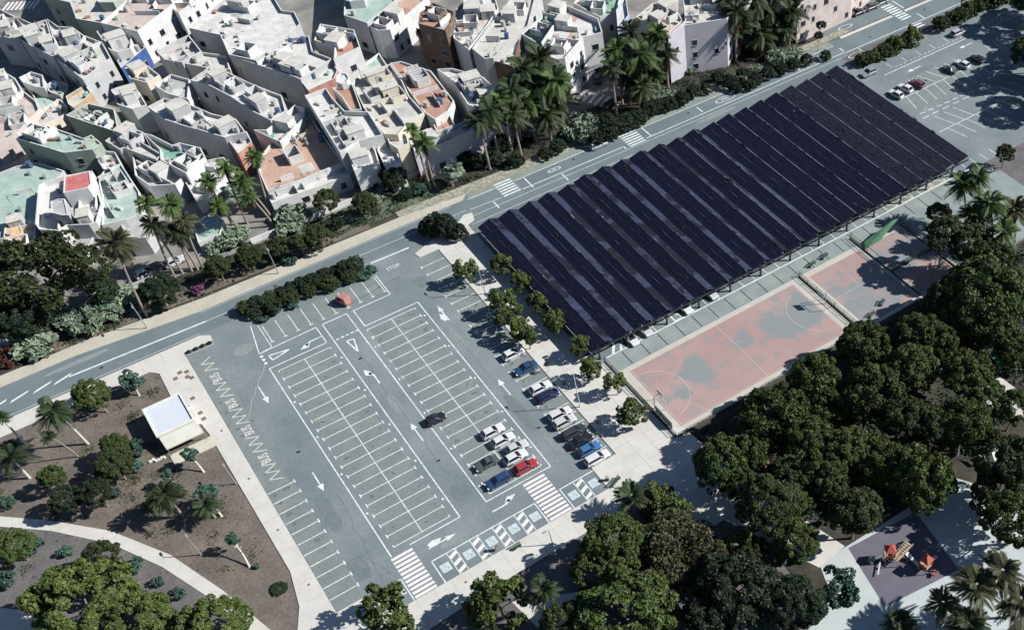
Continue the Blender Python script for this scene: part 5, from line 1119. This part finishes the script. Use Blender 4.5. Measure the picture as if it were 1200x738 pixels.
# planter strip by the car park entrance
rt = empty('planter', (-9.3, 14.1, 0), 0, 'narrow rectangular planter bed with low shrubs at the car park entrance', 'planter'); b = MB(); b.box(0, 0, .0, .17, 5.0, 1.1, KERB); b.box(0, 0, .17, .19, 4.7, .8, DIRT); b.build('bed', rt)
for k in range(4): link('foliage', crown('dark', k), rt, (-1.9 + 1.25 * k, 0, .35), (0, 0, k), (.42, .42, .35))
# ------------------------------------------------------------------ HOUSES
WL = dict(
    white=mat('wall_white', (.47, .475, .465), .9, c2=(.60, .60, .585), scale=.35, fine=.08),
    grey=mat('wall_grey_and_shade', (.33, .34, .345), .9, c2=(.42, .42, .42), scale=.35, fine=.08),  # plain grey walls; on row houses it paints in their southwest wall shade
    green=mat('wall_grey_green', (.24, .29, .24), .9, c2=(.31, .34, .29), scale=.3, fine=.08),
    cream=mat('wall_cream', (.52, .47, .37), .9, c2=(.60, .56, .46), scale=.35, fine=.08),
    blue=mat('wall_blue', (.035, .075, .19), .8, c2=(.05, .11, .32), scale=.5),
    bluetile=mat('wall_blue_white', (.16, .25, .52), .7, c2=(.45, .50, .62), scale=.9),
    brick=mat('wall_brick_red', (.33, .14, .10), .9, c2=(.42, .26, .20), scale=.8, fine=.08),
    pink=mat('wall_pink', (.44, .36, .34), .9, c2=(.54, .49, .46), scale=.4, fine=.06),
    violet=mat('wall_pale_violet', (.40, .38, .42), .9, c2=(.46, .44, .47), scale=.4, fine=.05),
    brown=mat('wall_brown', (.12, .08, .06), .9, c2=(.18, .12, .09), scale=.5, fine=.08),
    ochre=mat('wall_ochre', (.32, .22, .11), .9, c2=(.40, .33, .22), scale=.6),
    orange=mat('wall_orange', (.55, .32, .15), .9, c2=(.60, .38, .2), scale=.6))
RF = dict(
    white=mat('roof_white', (.44, .44, .42), .9, c2=(.58, .57, .54), scale=.45, fine=.12),
    beige=mat('roof_beige', (.40, .39, .35), .9, c2=(.52, .505, .46), scale=.4, fine=.12),
    grey=mat('roof_grey', (.30, .31, .30), .9, c2=(.42, .42, .40), scale=.5, fine=.12),
    teal=mat('roof_teal', (.25, .34, .30), .9, c2=(.36, .45, .40), scale=.4, fine=.08),
    green=mat('roof_green', (.13, .27, .20), .9, c2=(.22, .37, .29), scale=.4, fine=.08),
    terra=mat('roof_terracotta', (.32, .175, .125), .9, c2=(.40, .25, .19), scale=.4, fine=.1),
    peach=mat('roof_peach', (.38, .245, .185), .9, c2=(.45, .31, .24), scale=.4, fine=.1),
    pink=mat('roof_pink', (.40, .32, .29), .9, c2=(.48, .43, .39), scale=.5, fine=.1),
    red=mat('roof_red', (.38, .10, .10), .8, c2=(.46, .18, .17), scale=.7, fine=.1),
    orange=mat('roof_orange', (.58, .35, .16), .8, c2=(.62, .42, .22), scale=.7, fine=.1))
WIN = mat('window_glass', (.015, .02, .03), .15, spec=.6)
FRM = mat('window_frame', (.35, .35, .34), .6)
nb = 0
def house(label, pts, h, wall='white', roof='white', par=.7, huts=1, wins=True, cat='house', name='house', clutter=3, group=None, patch=None, seed=None):
    global nb; nb += 1
    rg = random.Random(seed if seed is not None else 100 + nb)
    h = h + .013 * (nb % 17)
    Q = ccw([tuple(at(x, y, h))[:2] for x, y in pts])
    cx = sum(p[0] for p in Q) / len(Q); cy = sum(p[1] for p in Q) / len(Q)
    L = [(p[0] - cx, p[1] - cy) for p in Q]
    rt = empty(name, (cx, cy, 0), 0, label, cat, group)
    wm, rm = WL[wall], RF[roof]
    I = inset(L, .22); hr = h - par; n = len(L)
    b = MB(); b.prism(L, 0, hr, wm, cap=False); b.build('wall', rt)
    b = MB(); b.face([(p[0], p[1], hr) for p in L], rm); b.build('roof', rt)
    b = MB()
    for i in range(n):
        j = (i + 1) % n
        b.face([(*L[i], hr), (*L[j], hr), (*L[j], h), (*L[i], h)], wm)
        b.face([(*L[i], h), (*L[j], h), (*I[j], h), (*I[i], h)], WL['white'] if wall not in ('brown',) else wm)
        b.face([(*I[j], hr + .002), (*I[i], hr + .002), (*I[i], h), (*I[j], h)], wm)
    b.build('parapet', rt)
    # dominant direction
    e = max(range(n), key=lambda i: (Vector(L[i]) - Vector(L[(i + 1) % n])).length)
    ang = atan2(L[(e + 1) % n][1] - L[e][1], L[(e + 1) % n][0] - L[e][0])
    xs = [p[0] for p in L]; ys = [p[1] for p in L]
    I2 = inset(L, 1.0)
    def rp(m=1.2):
        for _ in range(60):
            p = (rg.uniform(min(xs), max(xs)), rg.uniform(min(ys), max(ys)))
            if all(inside((p[0] + dx, p[1] + dy), L) for dx, dy in ((m, 0), (-m, 0), (0, m), (0, -m))): return p
        return None
    area = abs(sum(L[i][0] * L[(i + 1) % n][1] - L[(i + 1) % n][0] * L[i][1] for i in range(n))) / 2
    for k in range(huts):
        p = rp(1.9)
        if p:
            lx, ly, hh = rg.uniform(2.2, 3.4), rg.uniform(2.2, 4.0), rg.uniform(1.9, 2.6)
            b = MB(); b.box(p[0], p[1], hr + .01, hr + hh, lx, ly, wm, rot=ang, top=RF[rg.choice(['white', 'beige', 'grey', roof])])
            b.box(p[0], p[1], hr + hh + .002, hr + hh + .12, lx + .25, ly + .25, RF['beige'], rot=ang); b.build('stair_hut', rt)
            if rg.random() < .7:
                b = MB(); c_, s_ = cos(ang), sin(ang); dx = lx / 2 + .02
                b.box(p[0] + dx * c_, p[1] + dx * s_, hr + .02, hr + 1.9, .06, .8, FRM, rot=ang); b.build('roof_door', rt)
    # low dividing walls between terraces
    if area > 60:
        for k in range(rg.choice([1, 2, 2, 3]) if area > 75 else 1):      # walled roof patios
            p = rp(2.3)
            if p:
                b = MB(); sx, sy, hh = rg.uniform(2.6, 3.8), rg.uniform(2.4, 3.4), rg.uniform(1.2, 2.0); c_, s_ = cos(ang), sin(ang)
                for (dx, dy, lx, ly) in ((0, -sy / 2, sx, .16), (0, sy / 2, sx, .16), (-sx / 2, 0, .16, sy - .165), (sx / 2, 0, .16, sy - .165)):
                    b.box(p[0] + dx * c_ - dy * s_, p[1] + dx * s_ + dy * c_, hr + .004, hr + hh, lx, ly, WL['white'] if rg.random() < .8 else wm, rot=ang)
                b.build('roof_patio', rt)
        for k in range(rg.choice([2, 3, 3, 4])):
            p = rp(1.5)
            if p:
                b = MB(); a2 = ang + (pi / 2 if rg.random() < .7 else 0); ll = rg.uniform(2.5, 6)
                c_, s_ = cos(a2), sin(a2)
                while ll > 1 and not (inside((p[0] + c_ * ll / 2, p[1] + s_ * ll / 2), L) and inside((p[0] - c_ * ll / 2, p[1] - s_ * ll / 2), L)): ll -= .5
                b.box(p[0], p[1], hr + .005, hr + rg.uniform(.9, 1.5), ll, .18, WL['white'] if rg.random() < .7 else wm, rot=a2); b.build('terrace_wall', rt)
    for k in range(rg.randint(0, 2) if area > 40 else 0):      # differently surfaced terrace areas
        p = rp(1.6)
        if p:
            b = MB(); b.box(p[0], p[1], hr + .005, hr + .03, rg.uniform(2, 4.2), rg.uniform(2, 3.4), RF[patch or rg.choice(['beige', 'white', 'grey', 'beige', 'pink', 'terra' if k == 0 and rg.random() < .35 else 'grey'])], rot=ang); b.build('terrace_floor', rt)
    for k in range(clutter + (6 if area > 90 else 4 if area > 50 else 1 if area > 30 else 0)):
        p = rp(.8)
        if not p: continue
        t = rg.random(); b = MB()
        if t < .25:
            b.tube((p[0], p[1], hr + .05), (p[0], p[1], hr + 1.3), .5, .55, mat('water_tank_blue', (.06, .10, .18), .5) if rg.random() < .3 else RF['grey'], 12); b.build('water_tank', rt)
        elif t < .45: b.box(p[0], p[1], hr + .02, hr + .8, .9, .45, GREYM, rot=ang); b.build('air_conditioner', rt)
        elif t < .8: b.box(p[0], p[1], hr + .02, hr + .55, rg.uniform(.8, 1.6), .6, RF[rg.choice(['grey', 'beige', 'terra', 'green'])], rot=ang + .4); b.build('crate', rt)
        else:
            b.tube((p[0], p[1], hr), (p[0], p[1], hr + 2.6), .03, .03, DARKM, 5); b.box(p[0], p[1], hr + 2.1, hr + 2.14, 1.1, .04, DARKM, rot=ang); b.box(p[0], p[1], hr + 2.4, hr + 2.44, .7, .04, DARKM, rot=ang); b.build('antenna', rt)
    # laundry lines and roof stains
    for k in range(1 if area > 45 and rg.random() < .6 else 0):
        p = rp(1.8)
        if p:
            b = MB(); c_, s_ = cos(ang), sin(ang)
            for e_ in (-1.6, 1.6): b.tube((p[0] + e_ * c_, p[1] + e_ * s_, hr), (p[0] + e_ * c_, p[1] + e_ * s_, hr + 1.9), .04, .04, DARKM, 5)
            for j in range(5):
                q = -1.3 + .62 * j; b.box(p[0] + q * c_, p[1] + q * s_, hr + 1.0, hr + 1.8, .45, .04, mat('cloth_%d' % (j % 4), ((.5, .5, .5), (.12, .16, .28), (.34, .14, .12), (.4, .38, .3))[j % 4], .9), rot=ang)
            b.build('washing_line', rt)
    if wins:
        cnt = 0
        for i in range(n):
            a, c = Vector((*L[i], 0)), Vector((*L[(i + 1) % n], 0)); d = c - a; ll = d.length
            nr = Vector((d.y, -d.x, 0)).normalized(); mid = Vector((cx, cy, 0)) + (a + c) / 2
            if ll < 3.2 or nr.dot(CAM - mid) <= 0: continue
            an = atan2(d.y, d.x); k = max(1, int(ll / 3.6)); fl = max(1, int((hr) / 3.0))
            for q in range(fl):
                for w_ in range(k):
                    if rg.random() < (.62 if nr.dot(Vector((.85, -.53, 0))) < 0 and name != 'apartment_house' else .3) or cnt > 13: continue
                    t = (w_ + .5 + rg.uniform(-.12, .12)) / k; p = a + d * t; z = 1.0 + q * 2.95; ww = rg.choice([.9, 1.1, 1.5]); wh = 1.3
                    if z + wh > hr - .2: continue
                    cnt += 1
                    b = MB(); p1 = p + nr * .02; b.box(p1.x, p1.y, z, z + wh, ww, .06, WIN, rot=an)
                    p2 = p + nr * .05
                    b.box(p2.x, p2.y, z - .1, z - .005, ww + .25, .16, FRM, rot=an); b.box(p2.x, p2.y, z + wh + .005, z + wh + .1, ww + .16, .1, FRM, rot=an)
                    b.build('window', rt)
    return rt
H = house
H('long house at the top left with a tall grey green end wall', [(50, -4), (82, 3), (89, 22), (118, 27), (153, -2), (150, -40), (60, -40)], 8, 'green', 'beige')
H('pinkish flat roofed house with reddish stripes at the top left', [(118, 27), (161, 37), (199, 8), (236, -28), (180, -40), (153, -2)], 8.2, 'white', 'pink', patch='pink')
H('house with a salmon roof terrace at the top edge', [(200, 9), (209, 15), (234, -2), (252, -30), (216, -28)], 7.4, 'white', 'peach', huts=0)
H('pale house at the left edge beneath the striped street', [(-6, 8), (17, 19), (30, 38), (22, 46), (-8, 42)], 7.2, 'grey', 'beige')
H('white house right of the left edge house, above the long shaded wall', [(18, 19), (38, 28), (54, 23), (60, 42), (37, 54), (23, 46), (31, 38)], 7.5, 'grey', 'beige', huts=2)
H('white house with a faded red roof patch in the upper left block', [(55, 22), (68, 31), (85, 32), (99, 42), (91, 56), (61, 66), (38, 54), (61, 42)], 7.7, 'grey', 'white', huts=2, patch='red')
H('white house with a sunken dark patio in the upper left block', [(92, 56), (100, 42), (120, 50), (130, 68), (97, 93), (66, 68)], 7.4, 'grey', 'beige', huts=1)
H('pale house with a dark round terrace beside the blue facade', [(113, 37), (120, 33), (140, 40), (154, 42), (153, 57), (137, 61), (128, 58)], 6.4, 'white', 'grey')
H('narrow house with a bright blue facade and two white windows', [(137, 71), (155, 59), (157, 47), (166, 46), (170, 56), (142, 80)], 4.6, 'blue', 'beige', huts=0, clutter=2)
H('small striped roof house below the long shaded wall at the left', [(22, 91), (36, 84), (50, 88), (52, 103), (42, 102), (26, 96)], 4.4, 'white', 'white', huts=0)
H('low house with a pale teal roof at the left', [(54, 100), (62, 94), (79, 98), (79, 106), (70, 112), (57, 107)], 3.4, 'grey', 'teal', huts=0)
H('low teal terrace house next to the pinkish terraces', [(34, 103), (42, 104), (56, 110), (70, 114), (58, 126), (46, 127)], 2.6, 'grey', 'teal', huts=0, clutter=0)
H('white rooftops at the left edge above the pinkish terraces', [(-10, 84), (8, 86), (18, 92), (26, 106), (10, 116), (-10, 120)], 5.2, 'white', 'white', huts=2)
H('wide pinkish beige terrace house at the left edge', [(-10, 120), (12, 116), (28, 107), (42, 118), (46, 128), (20, 156), (-10, 170)], 4.6, 'pink', 'pink', huts=0, clutter=2)
H('long beige terrace running diagonally below the yellow house', [(22, 157), (46, 129), (70, 116), (79, 124), (78, 133), (52, 147), (33, 155)], 3.4, 'cream', 'beige', huts=0, clutter=1)
H('house with a mustard yellow wall and grated roof', [(77, 113), (100, 99), (107, 108), (100, 116), (86, 126), (80, 122)], 5.4, 'ochre', 'beige', huts=0)
H('dark walled house with a cluttered open terrace', [(77, 135), (103, 121), (134, 128), (138, 148), (132, 153), (107, 145)], 6.0, 'green', 'grey', par=1.3, huts=0, clutter=8)
H('long house with a pale teal flat roof and grey green walls', [(18, 162), (52, 146), (98, 162), (107, 158), (119, 168), (108, 175), (75, 179)], 7.0, 'green', 'teal', par=.4, huts=0, clutter=2)
H('beige L shaped flat roof in the middle left', [(123, 165), (148, 147), (168, 155), (167, 167), (190, 181), (183, 187), (145, 173), (140, 175)], 6.0, 'grey', 'beige', huts=1)
H('house with a bright green courtyard and white parapet', [(168, 156), (178, 158), (202, 170), (210, 167), (235, 173), (240, 184), (218, 203), (188, 187), (187, 175)], 6.2, 'white', 'green', par=1.1, huts=0, clutter=2)
H('long white terraced house ending in a red painted facade', [(173, 125), (192, 115), (222, 122), (248, 133), (277, 140), (288, 155), (270, 159), (263, 161), (233, 152), (217, 148), (193, 140)], 7.4, 'grey', 'white', huts=3, clutter=5)
H('small brick red house end below the long white terraced house', [(265, 161), (272, 157), (289, 154), (295, 166), (279, 180)], 6.2, 'brick', 'white', huts=0, clutter=1)
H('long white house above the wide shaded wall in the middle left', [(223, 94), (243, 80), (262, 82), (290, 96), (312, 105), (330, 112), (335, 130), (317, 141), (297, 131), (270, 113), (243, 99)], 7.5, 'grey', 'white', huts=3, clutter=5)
H('house with ribbed metal roof strips', [(180, 100), (200, 87), (222, 93), (220, 116), (197, 110)], 6.2, 'white', 'grey', huts=0, clutter=0)
H('cluster of white boxes beside the ribbed roof', [(130, 105), (150, 100), (163, 108), (172, 123), (155, 128), (137, 122)], 6.3, 'white', 'white', huts=3)
H('beige house above the ribbed roof', [(146, 80), (166, 72), (187, 88), (172, 97), (152, 92)], 6.0, 'cream', 'beige', huts=1)
H('house with a rounded terrace in deep blue shade', [(183, 60), (205, 48), (221, 41), (236, 60), (213, 73), (193, 70)], 7.0, 'grey', 'beige', par=1.4, huts=0, clutter=1)
H('beige wedge shaped roof right of the rounded terrace', [(214, 74), (236, 61), (257, 64), (266, 66), (269, 81), (250, 82), (235, 78)], 6.4, 'cream', 'beige', huts=0, clutter=0)
H('largest flat white roof of the upper left block', [(221, 33), (272, -8), (318, -8), (330, 12), (345, 14), (352, 28), (340, 38), (300, 71), (268, 64), (258, 41)], 8.0, 'grey', 'white', huts=2, clutter=7)
H('white house stretching to the red facade in the upper middle', [(268, 65), (300, 72), (330, 46), (362, 42), (366, 60), (389, 69), (352, 93), (345, 90)], 7.6, 'grey', 'white', huts=3, clutter=5)
H('small house with an orange red facade in the upper middle', [(352, 94), (389, 71), (396, 82), (392, 92), (361, 106)], 6.6, 'brick', 'white', huts=0, clutter=1)
H('house with a terracotta roof terrace and white windowed wall in the upper middle', [(375, 28), (415, 35), (422, 55), (391, 70), (392, 55), (368, 47)], 8.2, 'white', 'terra', par=1.0, huts=1, clutter=2)
H('low pale teal yard building beside the terracotta terrace house', [(425, 76), (444, 62), (456, 80), (448, 90), (430, 92)], 2.6, 'white', 'teal', huts=0, clutter=1, wins=False)
H('wide pale flat roof at the top centre', [(403, 18), (405, -40), (466, -40), (464, 0), (430, 27)], 8.0, 'grey', 'teal', huts=0, clutter=1)
H('peach terraced house with a dark opening at the top centre', [(430, 28), (464, 0), (500, -12), (497, 0), (457, 35), (443, 36)], 7.2, 'white', 'peach', huts=1, clutter=3)
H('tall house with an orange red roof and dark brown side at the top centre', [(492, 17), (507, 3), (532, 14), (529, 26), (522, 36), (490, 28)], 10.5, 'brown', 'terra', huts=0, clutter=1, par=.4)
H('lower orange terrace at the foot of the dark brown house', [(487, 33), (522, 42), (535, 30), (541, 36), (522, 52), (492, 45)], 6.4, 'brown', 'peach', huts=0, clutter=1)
H('cluttered white roofs at the top, right of the brown house', [(534, 12), (552, -10), (580, -4), (584, 10), (571, 30), (549, 58), (531, 44)], 8.0, 'white', 'white', huts=3, clutter=6)
H('long beige roofed house with a shaded windowed side at the top', [(553, 57), (573, 30), (590, 10), (612, -20), (632, -20), (619, 30), (578, 68), (568, 69)], 8.2, 'grey', 'beige', huts=2, clutter=4)
H('triangular brown terrace house beside the palm group', [(568, 69), (610, 34), (607, 56), (601, 78)], 7.2, 'brown', 'beige', huts=0, clutter=0)
H('green roofed house at the top right of centre', [(611, 40), (650, 5), (668, 9), (638, 42), (628, 50)], 7.6, 'white', 'green', huts=1, clutter=3)
H('white corner house with orange roof tiles at the side street', [(634, 50), (664, 6), (701, 22), (706, 38), (683, 44), (662, 68), (648, 70)], 10.5, 'white', 'white', huts=1, clutter=3, patch='peach', par=1.2)
H('bright green roof behind the white corner house', [(672, 4), (690, -20), (732, -20), (722, 14), (703, 20)], 8.0, 'white', 'green', huts=0, clutter=2)
H('narrow house clad in blue and white tiles', [(722, 12), (733, -4), (737, 18), (724, 35)], 10.0, 'bluetile', 'white', huts=0, clutter=0, wins=False)
H('pink roofed house left of the violet facade', [(745, 20), (765, 4), (790, 6), (800, 24), (782, 40), (770, 34)], 11.5, 'pink', 'pink', huts=2, clutter=3)
H('pale violet apartment house with small dark windows on the verge', [(783, 42), (802, 30), (852, 22), (858, 12), (835, -12), (800, -6), (803, 24)], 12.0, 'violet', 'beige', huts=1, clutter=3, name='apartment_house', cat='apartment house')
H('ochre bay of the violet apartment house front', [(803, 31), (816, 28), (815, 25), (802, 28)], 11.2, 'ochre', 'white', huts=0, clutter=0, wins=False, par=.3)
H('flat roofed white house beyond the violet apartment house', [(836, -14), (860, 12), (885, 5), (905, -20), (870, -40)], 9.0, 'white', 'white', huts=2)
H('pink apartment house by the far zebra crossing', [(935, 5), (1000, -24), (1040, -60), (940, -60)], 10.0, 'pink', 'beige', huts=1, name='apartment_house', cat='apartment house')
H('white house with red terrace tiles beside the big terracotta roof', [(357, 112), (382, 103), (390, 115), (404, 130), (432, 131), (449, 158), (420, 165), (404, 175), (398, 178)], 8.5, 'white', 'white', huts=1, clutter=5, patch='red', par=1.0)
H('L shaped red terrace in the middle of the white houses', [(389, 103), (413, 98), (424, 128), (411, 130), (400, 113)], 8.6, 'white', 'terra', huts=0, clutter=1)
H('cream roofed house in the middle cluster', [(413, 98), (420, 88), (457, 75), (470, 92), (480, 113), (497, 132), (480, 142), (466, 158), (450, 157), (426, 126)], 8.3, 'cream', 'beige', huts=2, clutter=6)
H('house with a folded terracotta roof in the middle cluster', [(457, 74), (470, 72), (505, 83), (532, 118), (525, 130), (510, 140), (498, 132), (480, 107), (468, 88)], 8.0, 'white', 'terra', huts=0, clutter=2, patch='peach', par=.4)
H('small dark brown terrace at the right end of the folded roof', [(506, 141), (526, 131), (533, 146), (512, 155)], 6.8, 'grey', 'terra', huts=0, clutter=1)
H('white house right of the folded terracotta roof', [(512, 81), (530, 80), (566, 90), (577, 100), (588, 122), (562, 132), (548, 122), (530, 94)], 8.2, 'white', 'white', huts=2, clutter=4)
H('small rounded brown topped tower house behind the darkest clipped tree', [(453, 158), (466, 153), (477, 158), (479, 168), (466, 174), (456, 168)], 7.4, 'cream', 'beige', huts=0, clutter=0)
H('narrow white front below the cream roofed house', [(405, 176), (420, 167), (432, 164), (440, 176), (444, 190), (415, 200)], 6.6, 'white', 'white', huts=1, clutter=1)
H('white front house right of the narrow white one', [(446, 163), (463, 172), (470, 190), (452, 196), (442, 176)], 6.2, 'white', 'white', huts=1, clutter=1)
H('shaded pale house behind the bright green palm', [(482, 160), (530, 149), (560, 134), (588, 124), (596, 134), (560, 150), (486, 182)], 6.4, 'violet', 'grey', huts=1, clutter=2)
H('large low house with a broad terracotta terrace facing the road', [(303, 200), (306, 182), (322, 162), (346, 155), (362, 135), (402, 190), (350, 212), (313, 223)], 5.0, 'white', 'peach', huts=0, clutter=1, par=.5)
H('white walled yard house left of the big terracotta roof', [(297, 152), (312, 152), (325, 142), (345, 123), (358, 126), (355, 140), (328, 166), (316, 161)], 6.2, 'white', 'white', huts=1, par=1.4, clutter=2)
H('long white roofed annex along the front of the terracotta terrace', [(312, 226), (404, 194), (410, 205), (318, 238)], 3.4, 'white', 'white', huts=0, clutter=3, par=.2)
H('low house with a wide mint coloured terrace at the left edge', [(-10, 206), (18, 195), (44, 190), (75, 200), (62, 216), (44, 224), (40, 300), (-10, 300)], 3.2, 'grey', 'teal', huts=1, clutter=4, par=.3)
H('white house with a rounded parapet like a stadium', [(45, 217), (52, 213), (75, 206), (108, 200), (119, 238), (113, 260), (104, 263), (78, 264), (68, 270), (46, 269), (41, 262)], 6.0, 'white', 'white', huts=1, clutter=2, par=1.1)
H('small shed with a bright red roof standing on the white rounded house', [(75, 207), (105, 200), (107, 215), (103, 220), (74, 226)], 8.4, 'white', 'red', huts=0, clutter=0, par=.15, wins=False, name='roof_shed', cat='shed')
H('grey topped stair tower on the rounded white house', [(59, 236), (68, 233), (76, 233), (80, 252), (72, 252), (60, 249)], 8.0, 'grey', 'grey', huts=0, clutter=0, par=.2, wins=False, name='stair_tower', cat='tower')
H('mint green terrace house right of the rounded white house', [(115, 208), (122, 200), (142, 192), (163, 224), (167, 251), (147, 257), (119, 264), (120, 236)], 5.0, 'white', 'teal', huts=0, clutter=3, par=.4)
H('white cluttered house between mint terraces', [(112, 184), (119, 176), (135, 178), (142, 192), (122, 200)], 5.2, 'white', 'white', huts=1, clutter=3)
H('dark sunken courtyard house left of the palms', [(155, 179), (186, 189), (217, 205), (205, 216), (176, 218), (158, 205)], 5.0, 'white', 'grey', huts=1, par=1.2)
H('tiny hut with a bright orange roof at the left edge', [(5, 268), (9, 262), (22, 261), (26, 271), (20, 283), (4, 280)], 4.0, 'orange', 'orange', huts=0, clutter=0, par=.15, wins=False, name='hut', cat='hut')
H('grey pavilion with a framed skylight behind the left palms', [(142, 263), (168, 250), (178, 267), (170, 278), (148, 281)], 4.2, 'grey', 'grey', huts=0, clutter=0, par=.3)
H('low blue grey sloping house below the rounded white house', [(72, 270), (100, 264), (110, 276), (100, 296), (88, 294)], 3.0, 'grey', 'grey', huts=0, clutter=1, par=.2)
H('low pale teal ramp building beside the middle palms', [(226, 262), (250, 248), (262, 258), (258, 274), (232, 284)], 2.2, 'white', 'teal', huts=0, clutter=0, par=.3, wins=False)
H('pale wall house behind the middle palms', [(215, 210), (240, 188), (262, 184), (272, 196), (248, 226), (228, 232)], 4.0, 'white', 'white', huts=0, clutter=3)
H('round white water tower between red and cream roofs', [(394, 88), (400, 85), (406, 86), (409, 91), (406, 97), (400, 99), (394, 96)], 9.2, 'white', 'white', huts=0, clutter=0, par=.3, wins=False, name='round_tower', cat='tower')
# blue covered furniture on the terracotta terrace
p = at(385, 158, 4.3)
rt = empty('garden_cover', (p.x, p.y, 4.32), .6, 'blue grey covered garden seat on the shaded part of the terracotta terrace', 'garden cover'); b = MB(); b.box(0, 0, 0, 1.0, 3.0, 2.4, mat('blue_grey_cloth', (.08, .12, .16), .8)); b.box(0, 0, 1.0, 1.5, 2.2, 1.6, mat('blue_grey_cloth', (0, 0, 0))); b.build('cover', rt)
# low garden walls and plots in front of the houses
b = MB(); b.box(0, 0, 0, 1.1, 26, .25, WL['white']); rt = empty('garden_wall', (22, 36.8, 0), 0, 'long low white garden wall in front of the terracotta terrace house', 'wall'); b.build('wall', rt)
b = MB(); b.box(0, 0, 0, 1.2, 30, .25, WL['grey']); rt = empty('garden_wall', (-24, 37.2, 0), .03, 'low garden wall behind the agaves and the left palms', 'wall'); b.build('wall', rt)
b = MB(); b.box(0, 0, 0, 1.2, 24, .25, WL['grey']); rt = empty('garden_wall', (52, 37.0, 0), 0, 'low grey garden wall in the shade of the white front houses', 'wall'); b.build('wall', rt)
# lawn strips and the brown bed by the pavement
sheet('lawn', [(14, 28.5), (48, 28.0), (48, 36), (14, 36)], 0.012, mat('dull_grass', (.055, .075, .045), .95, c2=(.13, .15, .11), scale=.5, fine=.2))
sheet('planting_bed', [(-30, 28.7), (30, 27.0), (30, 28.5), (-6, 33), (-34, 34)], 0.02, mat('bed_soil', (.10, .085, .07), .95, c2=(.16, .14, .11), scale=.4, fine=.2))
# side street crossing painted stripes
b = MB()
for i in range(8):
    p, q = at(680 + i * 7.0, 116 - i * 2.2 - 12 + 4 * i, .0), at(668 + i * 7.2, 116 - i * 2.2 + 4 * i, 0)
    line(b, p, q, .75, .03 + .004 * (i % 2), WHITEP)
for i in range(8):
    p, q = at(3 + i * 5.0, 13 - i * .3, .0), at(11 + i * 5.0, 3 - i * .3, 0); line(b, p, q, .6, .03 + .004 * (i % 2), WHITEP)
tag(b.build('side_street_crossing'), kind='structure')
# ------------------------------------------------------------------ LIGHT
az = radians(148 - 180); el = radians(37.5)
sd = Vector((cos(az) * cos(el), sin(az) * cos(el), sin(el)))
sl = bpy.data.lights.new('sun', 'SUN'); sl.energy = 5.0; sl.angle = radians(.53); sl.color = (1, .972, .935)
so = bpy.data.objects.new('sun', sl); col.objects.link(so); so.rotation_euler = (-sd).to_track_quat('-Z', 'Y').to_euler()
w = bpy.data.worlds.new('World'); sc.world = w; w.use_nodes = True
nt = w.node_tree; bg = nt.nodes['Background']; sky = nt.nodes.new('ShaderNodeTexSky'); sky.sky_type = 'NISHITA'
sky.sun_disc = False; sky.air_density = .9; sky.dust_density = .2; sky.ozone_density = 2.5; sky.sun_elevation = el; sky.sun_rotation = pi / 2 - az
nt.links.new(sky.outputs[0], bg.inputs['Color']); bg.inputs['Strength'].default_value = 0.06
vs = sc.view_settings; vs.view_transform = 'Standard'; vs.look = 'None'; vs.exposure = .64; vs.gamma = 1; vs.use_curve_mapping = False
sc.render.engine = 'CYCLES'
sc.cycles.max_bounces = 5; sc.cycles.diffuse_bounces = 1; sc.cycles.transparent_max_bounces = 4
